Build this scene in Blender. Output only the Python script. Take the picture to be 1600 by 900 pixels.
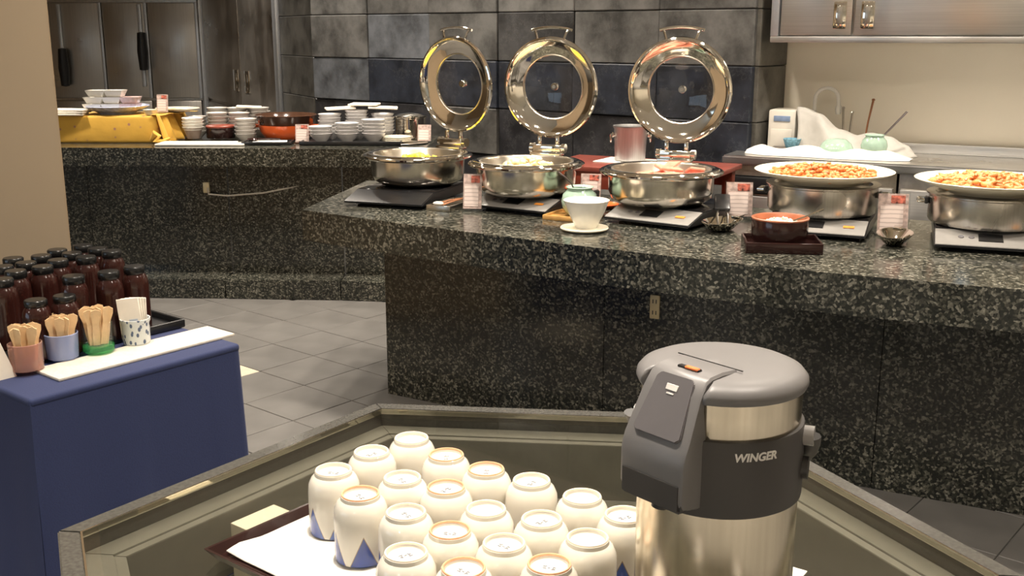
import bpy, bmesh, math, random
from mathutils import Vector, Matrix
random.seed(7)
PI = math.pi
for o in list(bpy.data.objects): bpy.data.objects.remove(o)
S = bpy.context.scene
C = S.collection

# ------------------------------------------------------------ camera
CAM_H, FPX, PITCH = 1.45, 1665.0, math.radians(13.5)
cd = bpy.data.cameras.new('camera'); cam = bpy.data.objects.new('camera', cd); C.objects.link(cam)
cam.location = (0, 0, CAM_H); cam.rotation_euler = (PI/2 - PITCH, 0, 0)
cd.sensor_width = 36; cd.lens = 36*FPX/1600; cd.clip_start = 0.02
S.camera = cam
# ------------------------------------------------------------ world, exposure
w = bpy.data.worlds.new('world'); S.world = w; w.use_nodes = True
bg = w.node_tree.nodes['Background']; bg.inputs[0].default_value = (1.0, .9, .78, 1); bg.inputs[1].default_value = .25
S.view_settings.view_transform = 'Standard'; S.view_settings.look = 'None'
S.view_settings.gamma = 1; S.view_settings.exposure = 0.3
S.view_settings.use_curve_mapping = False
WARM = (1.0, .89, .76)
# (x, y, watts) of the recessed downlights in the ceiling (built further down as fixtures)
CEIL = 2.75
DOWNLIGHTS = [(-.15, 1.45, 22), (.75, 1.3, 10), (-1.0, 2.35, 12), (-.45, 3.75, 15), (.25, 3.35, 15), (.95, 3.0, 13), (1.6, 2.7, 10),
              (-2.95, 5.6, 26), (-1.2, 5.7, 20), (-.5, 5.6, 14), (.6, 4.9, 12), (1.6, 4.5, 18), (2.6, 4.2, 24),
              (-1.0, 4.3, 10), (-3.0, 8.6, 36), (-1.6, 7.2, 14), (-.4, 6.3, 9), (-1.6, -1.8, 95), (1.6, -1.8, 95), (-3.6, 0.2, 60), (3.6, .2, 60)]  # final pair unseen, added to brighten chrome reflections; pair before it boosted for that

def at(x, y, z):                       # the point of the horizontal plane z seen at pixel x, y
    a = (x-800)/FPX; u = (450-y)/FPX; c, s = math.cos(PITCH), math.sin(PITCH)
    t = (z-CAM_H)/(-s+u*c)
    return Vector((a*t, (c+u*s)*t, z))

# ------------------------------------------------------------ materials
def nt(name):
    m = bpy.data.materials.new(name); m.use_nodes = True
    t = m.node_tree; return m, t, t.nodes['Principled BSDF']
def N(t, kind, **kw):
    n = t.nodes.new(kind)
    for k, v in kw.items(): setattr(n, k, v)
    return n
def ramp(t, fac, stops, interp='LINEAR'):
    r = N(t, 'ShaderNodeValToRGB'); r.color_ramp.interpolation = interp
    e = r.color_ramp.elements
    while len(e) < len(stops): e.new(.5)
    for i, (p, c) in enumerate(stops): e[i].position = p; e[i].color = (*c, 1)
    t.links.new(fac, r.inputs[0]); return r.outputs[0]
def pos(t, scale=1.0, obj=False):
    if obj:
        o = N(t, 'ShaderNodeTexCoord').outputs['Object']
    else:
        o = N(t, 'ShaderNodeNewGeometry').outputs['Position']
    return o
def noise(t, vec, scale, detail=3, rough=.5):
    n = N(t, 'ShaderNodeTexNoise'); n.inputs['Scale'].default_value = scale; n.inputs['Detail'].default_value = detail
    n.inputs['Roughness'].default_value = rough; t.links.new(vec, n.inputs['Vector']); return n.outputs['Fac']
def bump(t, b, h, strength=.2, dist=.01):
    n = N(t, 'ShaderNodeBump'); n.inputs['Strength'].default_value = strength; n.inputs['Distance'].default_value = dist
    t.links.new(h, n.inputs['Height']); t.links.new(n.outputs[0], b.inputs['Normal'])
def mat(name, col, rough=.5, metal=0, var=.12, scale=30, bmp=0, spec=.5, alpha=1, trans=0, sheen=0):
    m, t, b = nt(name)
    f = noise(t, pos(t, obj=True), scale)
    lo = tuple(max(0, c*(1-var)) for c in col); hi = tuple(min(1, c*(1+var)) for c in col)
    t.links.new(ramp(t, f, [(.3, lo), (.7, hi)]), b.inputs['Base Color'])
    b.inputs['Roughness'].default_value = rough; b.inputs['Metallic'].default_value = metal
    b.inputs['Specular IOR Level'].default_value = spec
    if trans: b.inputs['Transmission Weight'].default_value = trans
    if sheen: b.inputs['Sheen Weight'].default_value = sheen
    if bmp: bump(t, b, f, bmp, .005)
    return m
def glass(name, tint=(1, 1, 1), gloss=.03, op=0, opcol=(1, 1, 1)):
    m, t, b = nt(name); t.nodes.remove(b)
    out = t.nodes['Material Output']
    tr = N(t, 'ShaderNodeBsdfTransparent'); tr.inputs[0].default_value = (*tint, 1)
    gl = N(t, 'ShaderNodeBsdfGlossy'); gl.inputs['Roughness'].default_value = gloss
    lw = N(t, 'ShaderNodeLayerWeight'); lw.inputs[0].default_value = .5
    pw = N(t, 'ShaderNodeMath', operation='POWER'); pw.inputs[1].default_value = 5; t.links.new(lw.outputs['Facing'], pw.inputs[0])
    fr = N(t, 'ShaderNodeMath', operation='MULTIPLY_ADD'); fr.inputs[1].default_value = .96; fr.inputs[2].default_value = .04; t.links.new(pw.outputs[0], fr.inputs[0])
    mx = N(t, 'ShaderNodeMixShader'); t.links.new(fr.outputs[0], mx.inputs[0])
    src = tr.outputs[0]
    if op:
        d = N(t, 'ShaderNodeBsdfDiffuse'); d.inputs[0].default_value = (*opcol, 1)
        m2 = N(t, 'ShaderNodeMixShader'); m2.inputs[0].default_value = op
        t.links.new(tr.outputs[0], m2.inputs[1]); t.links.new(d.outputs[0], m2.inputs[2]); src = m2.outputs[0]
    t.links.new(src, mx.inputs[1]); t.links.new(gl.outputs[0], mx.inputs[2]); t.links.new(mx.outputs[0], out.inputs[0])
    return m
def emit(name, col, s):
    m, t, b = nt(name)
    b.inputs['Base Color'].default_value = (*col, 1)
    b.inputs['Emission Color'].default_value = (*col, 1); b.inputs['Emission Strength'].default_value = s
    return m
def granite(name, gain=1.0, rough=.15, scale=135):
    m, t, b = nt(name)
    p = pos(t)
    nz = N(t, 'ShaderNodeTexNoise'); nz.inputs['Scale'].default_value = 30; t.links.new(p, nz.inputs['Vector'])
    mixv = N(t, 'ShaderNodeVectorMath', operation='MULTIPLY_ADD'); mixv.inputs[1].default_value = (.018,)*3
    t.links.new(nz.outputs['Color'], mixv.inputs[0]); t.links.new(p, mixv.inputs[2])
    v = N(t, 'ShaderNodeTexVoronoi'); v.inputs['Scale'].default_value = scale; t.links.new(mixv.outputs[0], v.inputs['Vector'])
    sep = N(t, 'ShaderNodeSeparateColor'); t.links.new(v.outputs['Color'], sep.inputs[0])
    fine = noise(t, p, 120, 3, .7)
    av = N(t, 'ShaderNodeMath', operation='MULTIPLY_ADD'); av.inputs[1].default_value = .62; t.links.new(sep.outputs[0], av.inputs[0])
    fm = N(t, 'ShaderNodeMath', operation='MULTIPLY'); fm.inputs[1].default_value = .42; t.links.new(fine, fm.inputs[0]); t.links.new(fm.outputs[0], av.inputs[2])
    g = gain
    c1 = ramp(t, av.outputs[0], [(.15, (.006*g, .007*g, .006*g)), (.45, (.010*g, .011*g, .009*g)), (.60, (.026*g, .026*g, .021*g)), (.73, (.066*g, .064*g, .053*g)), (.86, (.145*g, .139*g, .118*g))])
    big = noise(t, p, 2.3, 4, .6)
    k = ramp(t, big, [(.3, (.55, .55, .55)), (.7, (1.3, 1.3, 1.25))])
    mul = N(t, 'ShaderNodeMix', data_type='RGBA', blend_type='MULTIPLY'); mul.inputs[0].default_value = 1
    t.links.new(c1, mul.inputs[6]); t.links.new(k, mul.inputs[7]); t.links.new(mul.outputs[2], b.inputs['Base Color'])
    b.inputs['Roughness'].default_value = rough
    return m
def slate(name):
    m, t, b = nt(name)
    oi = N(t, 'ShaderNodeObjectInfo'); p = pos(t)
    ad = N(t, 'ShaderNodeVectorMath', operation='ADD'); sc = N(t, 'ShaderNodeMath', operation='MULTIPLY'); sc.inputs[1].default_value = 37
    t.links.new(oi.outputs['Random'], sc.inputs[0]); t.links.new(p, ad.inputs[0]); t.links.new(sc.outputs[0], ad.inputs[1])
    f = noise(t, ad.outputs[0], 5, 6, .62)
    v = noise(t, ad.outputs[0], 3.0, 8, .75)
    k = ramp(t, f, [(.36, (.5,)*3), (.64, (1.55,)*3)])
    mul = N(t, 'ShaderNodeMix', data_type='RGBA', blend_type='MULTIPLY'); mul.inputs[0].default_value = 1
    t.links.new(oi.outputs['Color'], mul.inputs[6]); t.links.new(k, mul.inputs[7])
    vein = ramp(t, v, [(.494, (0, 0, 0)), (.5, (.30,)*3), (.506, (0, 0, 0)), (.63, (0, 0, 0)), (.72, (.5,)*3)])
    mx = N(t, 'ShaderNodeMix', data_type='RGBA'); t.links.new(vein, mx.inputs[0]); t.links.new(mul.outputs[2], mx.inputs[6]); mx.inputs[7].default_value = (.20, .20, .19, 1)
    t.links.new(mx.outputs[2], b.inputs['Base Color']); b.inputs['Roughness'].default_value = .38
    bump(t, b, f, .25, .008)
    return m
def brushed(name, col, rough=.24, axis=2):
    m, t, b = nt(name)
    p = pos(t, obj=True); mp = N(t, 'ShaderNodeMapping'); sc = [160, 160, 160]; sc[axis] = 2; mp.inputs['Scale'].default_value = sc
    t.links.new(p, mp.inputs['Vector']); f = noise(t, mp.outputs[0], 1, 2)
    t.links.new(ramp(t, f, [(.3, tuple(c*.86 for c in col)), (.7, col)]), b.inputs['Base Color'])
    big = noise(t, p, 3, 3)
    r = ramp(t, big, [(.3, (rough*.7,)*3), (.7, (rough*1.35,)*3)]); t.links.new(r, b.inputs['Roughness'])
    b.inputs['Metallic'].default_value = 1
    return m

M = dict(
    granite=granite('dark_green_granite', 1.45), granite_top=granite('granite_top_painted_sheen', 1.8, .15),  # granite top: higher gain paints its reflected brightness into the fleck colour
    slate=slate('slate'), grout=mat('grout', (.16, .155, .15), .8),
    floor=mat('floor_tile_grey', (.135, .129, .121), .42, var=.14, scale=6, bmp=.05),
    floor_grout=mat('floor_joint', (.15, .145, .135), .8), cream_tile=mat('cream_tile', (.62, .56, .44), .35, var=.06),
    beige=mat('beige_paint', (.41, .315, .21), .75, var=.03, scale=2), cream=mat('cream_wall', (.88, .81, .67), .7, var=.03, scale=2),
    ceiling=mat('ceiling_paint', (.75, .70, .62), .8, var=.02), fit=mat('white_enamel', (.8, .78, .74), .4),
    lamp=emit('downlight_glow', WARM, 25),
    chrome=mat('polished_chrome', (.80, .755, .68), .06, 1, var=.03), steel=brushed('brushed_steel', (.70, .66, .60), .22),
    steel_h=brushed('brushed_steel_flat', (.70, .69, .67), .36, 0), trim=mat('pale_steel_trim', (.70, .74, .80), .42, 1, var=.03), satin=brushed('satin_chrome', (.80, .75, .66), .17), fridge=brushed('fridge_steel', (.60, .57, .53), .36), dsteel=mat('dull_steel', (.50, .46, .40), .3, 1),
    pan=mat('satin_pan', (.78, .72, .62), .28, 1, var=.04),
    glass=glass('clear_glass'), tglass=glass('table_glass', (.90, .90, .87), .02), acrylic=glass('acrylic', (.96, .97, .97)),
    black=mat('black_plastic', (.012, .012, .013), .3), blackg=mat('black_ceramic_glass', (.008, .008, .009), .06),
    panel=mat('hob_panel_grey', (.27, .26, .245), .3, var=.04), orange=mat('orange_print', (.85, .32, .05), .5),
    white=mat('white_porcelain', (.80, .77, .70), .12, var=.03), ivory=mat('ivory_porcelain', (.80, .74, .58), .18, var=.03),
    greyw=mat('grey_white_china', (.60, .57, .53), .25, var=.06), cloth=mat('white_cotton', (.82, .79, .72), .9, var=.04, scale=60, bmp=.3, sheen=.2),
    sheet=mat('grey_plastic_sheet', (.46, .44, .40), .5, var=.05), linen=mat('linen', (.60, .555, .48), .9, var=.05, scale=80, bmp=.3), paper=mat('paper', (.78, .72, .62), .8, var=.04),
    bluecloth=mat('navy_tablecloth', (.016, .026, .088), .85, var=.08, scale=300, bmp=.1, sheen=.06),
    bottle=mat('brown_bottle', (.030, .009, .007), .14, var=.2, scale=12), cap=mat('black_cap', (.010, .010, .010), .25),
    wood=mat('pale_birch', (.72, .50, .27), .6, var=.12, scale=40), bamboo=mat('bamboo', (.55, .30, .09), .45, var=.15), redwood=mat('red_lacquer', (.23, .045, .025), .3, var=.15, scale=14),
    redtop=mat('red_lacquer_top', (.22, .055, .040), .3, var=.1, scale=14),
    celadon=mat('celadon', (.36, .50, .40), .15, var=.08), blueglaze=mat('blue_glaze', (.20, .42, .55), .2, var=.35, scale=90),
    maroon=mat('maroon_lacquer', (.022, .008, .007), .15), terracotta=mat('inner_glaze', (.36, .12, .06), .35), cocotte=mat('orange_enamel', (.85, .14, .03), .2, var=.05),
    brownlid=mat('dark_brown_enamel', (.06, .028, .016), .15), grey=mat('grey_plastic', (.17, .163, .162), .42, var=.03), greyl=mat('light_grey_plastic', (.33, .315, .305), .38, var=.03),
    dgrey=mat('dark_grey_plastic', (.050, .046, .044), .40, var=.04), gloss_grey=mat('glossy_grey', (.15, .14, .145), .10, var=.03),
    airsteel=brushed('airpot_steel', (.78, .70, .56), .20), text=mat('white_print', (.75, .72, .68), .4), orange_pl=mat('orange_plastic', (.9, .22, .06), .35),
    rim=mat('grey_stone_rim', (.075, .073, .066), .16, var=.2, scale=160), apron=mat('olive_grey_board', (.185, .178, .155), .35, var=.06), legm=mat('dark_leg', (.08, .075, .06), .4),
    greenglass=glass('green_glass', (.25, .75, .35), .03, .35, (.05, .45, .12)), roseglass=glass('rose_glass', (.85, .62, .55), .04, .35, (.62, .40, .33)), blueglass=glass('frosted_blue_glass', (.72, .78, .95), .06, .45, (.42, .50, .75)),
    yellow=None, cream_pl=mat('cream_plastic', (.74, .70, .62), .4, var=.02), lcd=mat('blue_display', (.22, .30, .45), .2), outlet=mat('brass_outlet', (.55, .46, .28), .4, .3, var=.05),
    card=None, photo=mat('food_photo', (.45, .12, .08), .5, var=.9, scale=60), dcard=mat('menu_print', (.50, .38, .34), .6, var=.35, scale=70),
    pasta=mat('sauced_pasta', (.66, .25, .075), .35, var=.45, scale=45), pasta2=mat('sauced_penne', (.72, .31, .10), .35, var=.4, scale=45),
    egg=mat('yellow_egg', (.80, .62, .06), .4, var=.25, scale=40), potato=mat('pale_scramble', (.82, .68, .42), .5, var=.2, scale=50), ham=mat('pink_ham', (.80, .30, .20), .4, var=.2, scale=40), rice=mat('white_grains', (.78, .72, .58), .7, var=.1, scale=90),
    broth=mat('pink_broth', (.50, .15, .10), .15), darkwood=mat('brown_handle', (.30, .12, .05), .5), dutil=mat('dark_utensil', (.05, .035, .03), .3), cord=mat('grey_cord', (.40, .36, .30), .5),
)
def printed_cloth():
    m, t, b = nt('yellow_print_cloth'); p = pos(t, obj=True)
    v = N(t, 'ShaderNodeTexVoronoi'); v.inputs['Scale'].default_value = 13; v.inputs['Randomness'].default_value = .5; t.links.new(p, v.inputs['Vector'])
    t.links.new(ramp(t, v.outputs['Distance'], [(0, (.34, .15, .14)), (.07, (.42, .20, .12)), (.13, (.70, .40, .05)), (1, (.76, .44, .055))]), b.inputs['Base Color'])
    b.inputs['Roughness'].default_value = .7; b.inputs['Sheen Weight'].default_value = .2
    bump(t, b, noise(t, p, 14), .3, .01); return m
M['yellow'] = printed_cloth()
def menu_card():
    m, t, b = nt('menu_card'); p = pos(t, obj=True)
    wv = N(t, 'ShaderNodeTexWave', bands_direction='Z'); wv.inputs['Scale'].default_value = 22; wv.inputs['Distortion'].default_value = 1.5; t.links.new(p, wv.inputs['Vector'])
    t.links.new(ramp(t, wv.outputs['Fac'], [(.0, (.50, .40, .37)), (.25, (.74, .62, .57)), (1, (.76, .64, .59))]), b.inputs['Base Color']); b.inputs['Roughness'].default_value = .6
    return m
M['card'] = menu_card()
def cup_glaze(name, ring, seed, dark=False):
    m, t, b = nt(name)
    p = pos(t, obj=True); sp = N(t, 'ShaderNodeSeparateXYZ'); t.links.new(p, sp.inputs[0])
    at2 = N(t, 'ShaderNodeMath', operation='ARCTAN2'); t.links.new(sp.outputs[1], at2.inputs[0]); t.links.new(sp.outputs[0], at2.inputs[1])
    k = N(t, 'ShaderNodeMath', operation='MULTIPLY_ADD'); k.inputs[1].default_value = 5/(2*PI); k.inputs[2].default_value = seed; t.links.new(at2.outputs[0], k.inputs[0])
    pp = N(t, 'ShaderNodeMath', operation='PINGPONG'); pp.inputs[1].default_value = .5; t.links.new(k.outputs[0], pp.inputs[0])      # 0..0.5 petals
    hgt = N(t, 'ShaderNodeMath', operation='MULTIPLY_ADD'); hgt.inputs[1].default_value = .105; hgt.inputs[2].default_value = -.008; t.links.new(pp.outputs[0], hgt.inputs[0])
    d = N(t, 'ShaderNodeMath', operation='SUBTRACT'); t.links.new(hgt.outputs[0], d.inputs[0]); t.links.new(sp.outputs[2], d.inputs[1])
    sc = N(t, 'ShaderNodeMath', operation='MULTIPLY_ADD'); sc.inputs[1].default_value = 20; sc.inputs[2].default_value = .5; t.links.new(d.outputs[0], sc.inputs[0])
    body = (.76, .72, .63)
    c = ramp(t, sc.outputs[0], [(0, body), (.47, body), (.485, (.35, .25, .13)), (.515, (.35, .25, .13)), (.53, (.045, .075, .27) if dark else (.10, .16, .42)), (1, (.05, .09, .34))])
    t.links.new(c, b.inputs['Base Color']); b.inputs['Roughness'].default_value = .12; b.inputs['Coat Weight'].default_value = .3
    return m

# ------------------------------------------------------------ mesh builder
class MB:
    def __init__(s): s.bm = bmesh.new()
    def _add(s, vs, fs, mtx=None):
        bv = [s.bm.verts.new(mtx @ Vector(v) if mtx else Vector(v)) for v in vs]
        for f in fs:
            try: s.bm.faces.new([bv[i] for i in f])
            except ValueError: pass
        return s
    def box(s, c, d, bev=0, seg=2, mtx=None):
        t = bmesh.new(); bmesh.ops.create_cube(t, size=1)
        for v in t.verts: v.co = Vector((v.co.x*d[0]+c[0], v.co.y*d[1]+c[1], v.co.z*d[2]+c[2]))
        if bev: bmesh.ops.bevel(t, geom=list(t.edges), offset=bev, segments=seg, affect='EDGES', profile=.5)
        return s.merge(t, mtx)
    def merge(s, t, mtx=None):
        t.verts.index_update()
        s._add([v.co.copy() for v in t.verts], [[v.index for v in f.verts] for f in t.faces], mtx); t.free(); return s
    def prism(s, poly, z0, z1, bev=0, mtx=None):
        t = bmesh.new(); n = len(poly)
        a = [t.verts.new((p[0], p[1], z0)) for p in poly]; b = [t.verts.new((p[0], p[1], z1)) for p in poly]
        t.faces.new(a[::-1]); t.faces.new(b)
        for i in range(n): t.faces.new((a[i], a[(i+1) % n], b[(i+1) % n], b[i]))
        if bev: bmesh.ops.bevel(t, geom=list(t.edges), offset=bev, segments=2, affect='EDGES')
        return s.merge(t, mtx)
    def lathe(s, prof, n=40, c=(0, 0, 0), mtx=None, sx=1, sy=1):
        vs, fs, rings = [], [], []
        for r, z in prof:
            if r < 1e-5: rings.append([len(vs)]); vs.append((c[0], c[1], c[2]+z))
            else:
                rings.append(list(range(len(vs), len(vs)+n)))
                for i in range(n): a = 2*PI*i/n; vs.append((c[0]+sx*r*math.cos(a), c[1]+sy*r*math.sin(a), c[2]+z))
        for A, B in zip(rings, rings[1:]):
            for i in range(n):
                j = (i+1) % n
                if len(A) == 1 and len(B) == 1: continue
                if len(A) == 1: fs.append((A[0], B[j], B[i]))
                elif len(B) == 1: fs.append((A[i], A[j], B[0]))
                else: fs.append((A[i], A[j], B[j], B[i]))
        return s._add(vs, fs, mtx)
    def tube(s, path, r, n=8, closed=False, mtx=None, flat=1):
        path = [Vector(p) for p in path]; L = len(path); vs, fs = [], []
        rr = r if isinstance(r, (list, tuple)) else [r]*L
        up = Vector((0, 0, 1)); prev = None
        for i, p in enumerate(path):
            a = path[(i-1) % L] if closed or i else p; b = path[(i+1) % L] if closed or i < L-1 else p
            d = (b-a).normalized()
            if prev is None:
                ref = up if abs(d.z) < .9 else Vector((1, 0, 0)); x = d.cross(ref).normalized()
            else: x = (prev - d*prev.dot(d)).normalized()
            prev = x; y = d.cross(x)
            for k in range(n): an = 2*PI*k/n; vs.append(p + x*math.cos(an)*rr[i] + y*math.sin(an)*rr[i]*flat)
        for i in range(L if closed else L-1):
            for k in range(n):
                A = i*n; B = ((i+1) % L)*n; fs.append((A+k, A+(k+1) % n, B+(k+1) % n, B+k))
        if not closed: fs.append(tuple(range(n))[::-1]); fs.append(tuple(range((L-1)*n, L*n)))
        return s._add(vs, fs, mtx)
    def ball(s, c, r, sub=1, mtx=None, jit=0):
        t = bmesh.new(); bmesh.ops.create_icosphere(t, subdivisions=sub, radius=1)
        rr = r if isinstance(r, (list, tuple)) else (r, r, r)
        for v in t.verts:
            k = 1+random.uniform(-jit, jit); v.co = Vector((v.co.x*rr[0]*k, v.co.y*rr[1]*k, v.co.z*rr[2]*k))
            if mtx: v.co = mtx @ v.co
            v.co += Vector(c)
        return s.merge(t)
    def grid(s, f, nu, nv):
        vs = [f(i/(nu-1), j/(nv-1)) for i in range(nu) for j in range(nv)]
        return s._add(vs, [(i*nv+j, (i+1)*nv+j, (i+1)*nv+j+1, i*nv+j+1) for i in range(nu-1) for j in range(nv-1)])
    def mesh(s, name, m, smooth=True, ang=40):
        bmesh.ops.recalc_face_normals(s.bm, faces=list(s.bm.faces))
        me = bpy.data.meshes.new(name); s.bm.to_mesh(me); s.bm.free(); me.materials.append(m)
        if smooth:
            me.polygons.foreach_set('use_smooth', [True]*len(me.polygons))
            me.set_sharp_from_angle(angle=math.radians(ang))
        return me
    def build(s, name, m, parent=None, loc=(0, 0, 0), rot=(0, 0, 0), smooth=True, ang=40):
        o = bpy.data.objects.new(name, s.mesh(name, m, smooth, ang)); C.objects.link(o)
        o.location = loc; o.rotation_euler = rot; o.parent = parent; return o
def tag(o, label=None, cat=None, group=None, kind=None):
    if label: o['label'] = label
    if cat: o['category'] = cat
    if group: o['group'] = group
    if kind: o['kind'] = kind
    return o
def thing(name, label, cat, loc, rz=0, group=None):
    o = bpy.data.objects.new(name, None); C.objects.link(o); o.empty_display_size = .05
    o.location = loc; o.rotation_euler = (0, 0, rz); return tag(o, label, cat, group)
def struct(o): o['kind'] = 'structure'; return o
def link(name, me, parent=None, loc=(0, 0, 0), rot=(0, 0, 0)):
    o = bpy.data.objects.new(name, me); C.objects.link(o); o.parent = parent; o.location = loc; o.rotation_euler = rot; return o
def copy_tree(o, parent=None):
    c = o.copy(); C.objects.link(c); c.parent = parent
    for ch in list(o.children): copy_tree(ch, c)
    return c
def rotm(rx=0, ry=0, rz=0, loc=(0, 0, 0)):
    return Matrix.Translation(loc) @ Matrix.Rotation(rz, 4, 'Z') @ Matrix.Rotation(ry, 4, 'Y') @ Matrix.Rotation(rx, 4, 'X')
ORD = ['first', 'second', 'third', 'fourth', 'fifth', 'sixth', 'seventh', 'eighth', 'ninth', 'tenth', 'eleventh', 'twelfth', 'thirteenth',
       'fourteenth', 'fifteenth', 'sixteenth', 'seventeenth', 'eighteenth', 'nineteenth', 'twentieth']

# ============================================================ THE ROOM
floor = struct(MB().box((0, 4, -.03), (13, 17, .048)).build('floor', M['floor_grout'], smooth=False))
FA = math.radians(-40); FX = Vector((math.cos(FA), math.sin(FA), 0)); FY = Vector((-math.sin(FA), math.cos(FA), 0))
tile_me = MB().box((0, 0, -.004), (.296, .296, .008), .0015, 1).mesh('floor_tile', M['floor'], False)
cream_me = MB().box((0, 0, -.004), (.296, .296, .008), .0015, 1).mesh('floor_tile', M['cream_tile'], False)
F0 = Vector((-1.375, 5.088, 0)); nt_ = 0
for i in range(-12, 24):
    for j in range(-16, 12):
        c = F0 + FX*(.3*(i+.5)) + FY*(.3*(j+.5))
        vis = (-2.3 < c.x < .2 and 3.2 < c.y < 5.95 and c.x > -.36*c.y-.35) or (-1.2 < c.x < 1.9 and 1.2 < c.y < 3.6 and abs(c.x) < .52*c.y+.2)
        if not vis: continue
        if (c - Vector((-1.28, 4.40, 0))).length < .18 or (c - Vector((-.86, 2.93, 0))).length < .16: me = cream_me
        else: me = tile_me
        link('floor_tile', me, floor, c + Vector((0, 0, random.uniform(0, .0012))), (0, 0, FA)); nt_ += 1
ceiling = struct(MB().box((0, 4, CEIL+.05), (13, 17, .1)).build('ceiling', M['ceiling'], smooth=False))
struct(MB().box((0, -4.05, 1.37), (13, .1, 2.75)).build('wall_front', M['cream'], smooth=False))
struct(MB().box((-6.05, 4, 1.37), (.1, 16, 2.75)).build('wall_left', M['beige'], smooth=False))
struct(MB().box((6.05, 4, 1.37), (.1, 16, 2.75)).build('wall_right', M['cream'], smooth=False))
struct(MB().box((0, 12.3, 1.37), (13, .1, 2.75)).build('wall_back', M['beige'], smooth=False))
# beige pillar at the left of the picture
struct(MB().prism([(-1.332, 3.16), (-1.75, 3.9), (-2.6, 3.9), (-2.6, 3.16)], 0, CEIL, .004).build('wall_pillar', M['beige'], smooth=False))

# slate tiled wall
SC = Vector((1.249, 5.55, 0)); SD = Vector((-.773, .634, 0)); SN = Vector((-.634, -.773, 0))
TW, TH, TZ = .567, .2855, .994
NAVY = (.020, .024, .034); DARK = (.024, .024, .027); MID = (.105, .104, .100); LGT = (.13, .129, .124); BLU = (.10, .108, .12)
tones = {2: [MID, LGT, LGT, MID, MID, LGT], 1: [LGT, MID, (.052, .052, .053), MID, BLU, MID], 0: [NAVY, NAVY, NAVY, NAVY, NAVY, BLU],
         -1: [NAVY, DARK, DARK, (.075, .073, .068), DARK, DARK]}
sw = struct(MB().box((3.41/2, .06, CEIL/2), (3.40, .08, CEIL)).build('wall_slate', M['grout'], None, SC, (0, 0, math.atan2(SD.y, SD.x)), False))
# wall-local frame: x along SD, y towards the room is +y? (SD rotated by +90 deg)
ydir = Vector((-SD.y, SD.x, 0)); ys = 1 if ydir.dot(SN) > 0 else -1
if ys > 0:
    for v in sw.data.vertices: v.co.y = -v.co.y
slate_me = {}
def slate_tile(parent, x, z, wd, tone, depth):
    k = round(wd, 3)
    if k not in slate_me: slate_me[k] = MB().box((0, 0, 0), (wd-.004, .05, TH-.004), .005, 1).mesh('slate_tile', M['slate'], False)
    o = link('slate_tile', slate_me[k], parent, (x, ys*depth, z)); o.color = (*tone, 1); return o
for r in range(-3, 6):
    for cidx in range(6):
        tn = tones.get(r, [MID, LGT, MID, DARK, MID, BLU])[cidx]
        k = random.uniform(.85, 1.15)
        slate_tile(sw, TW*(cidx+.5)+.01, TZ+TH*(r+.5), TW, tuple(x*k for x in tn), .0 + random.uniform(-.012, .012))
# return face of the slate wall towards the kitchen recess
RD = Vector((.634, .773, 0))
sr = struct(MB().box((.17, .04, CEIL/2), (.33, .05, CEIL)).build('wall_slate_return', M['grout'], None, SC, (0, 0, math.atan2(RD.y, RD.x)), False))
for r in range(-3, 6):
    o = link('slate_tile', MB().box((0, 0, 0), (.318, .03, TH-.004), .003, 1).mesh('slate_tile', M['slate'], False), sr, (.162, .005 + random.uniform(-.003, .003), TZ+TH*(r+.5)))
    o.color = (*(.085, .080, .068), 1)
# slate panel that recedes to the left, and the steel cabinet run beyond it
LC = Vector((-1.392, 7.716, 0)); LD = Vector((-.47, .883, 0)); LANG = math.atan2(LD.y, LD.x)
sl = struct(MB().box((.42, -.06, CEIL/2), (.80, .06, CEIL)).build('wall_slate_left', M['grout'], None, LC, (0, 0, LANG), False))
for r in range(-3, 6):
    o = link('slate_tile', MB().box((0, 0, 0), (.80, .03, TH-.004), .003, 1).mesh('slate_tile', M['slate'], False), sl, (.42, -.02*0+.0, TZ+TH*(r+.5)))
    o.color = (.060, .058, .052, 1)

# cream wall of the kitchen recess
K0 = Vector((1.447, 5.80, 0)); KX = Vector((.883, -.469, 0)); KY = Vector((.469, .883, 0)); KA = math.atan2(KX.y, KX.x)
def K(x, y, z=0): return K0 + KX*x + KY*y + Vector((0, 0, z))
struct(MB().box((2.2, .06, CEIL/2), (4.4, .1, CEIL)).build('wall_kitchen', M['cream'], None, K0, (0, 0, KA), False))

# ceiling downlights, with the added unseen pair
ring_me = MB().lathe([(.06, 0), (.085, -.002), (.088, -.008), (.075, -.012), (.062, -.004)], 24).mesh('trim_ring', M['fit'])
disc_me = MB().lathe([(.0, -.002), (.062, -.002)], 24).mesh('glow_disc', M['lamp'])
for i, (x, y, wt) in enumerate(DOWNLIGHTS):
    t = thing('ceiling_downlight', 'round recessed warm downlight in the ceiling', 'ceiling light', (x, y, CEIL), 0, 'ceiling downlights')
    link('trim_ring', ring_me, t); link('glow_disc', disc_me, t)
    ld = bpy.data.lights.new('downlight_lamp', 'AREA'); ld.shape = 'DISK'; ld.size = .13; ld.energy = wt; ld.color = WARM; ld.spread = math.radians(125)
    lo = bpy.data.objects.new('downlight_lamp', ld); C.objects.link(lo); lo.parent = t; lo.location = (0, 0, -.02)
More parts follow.
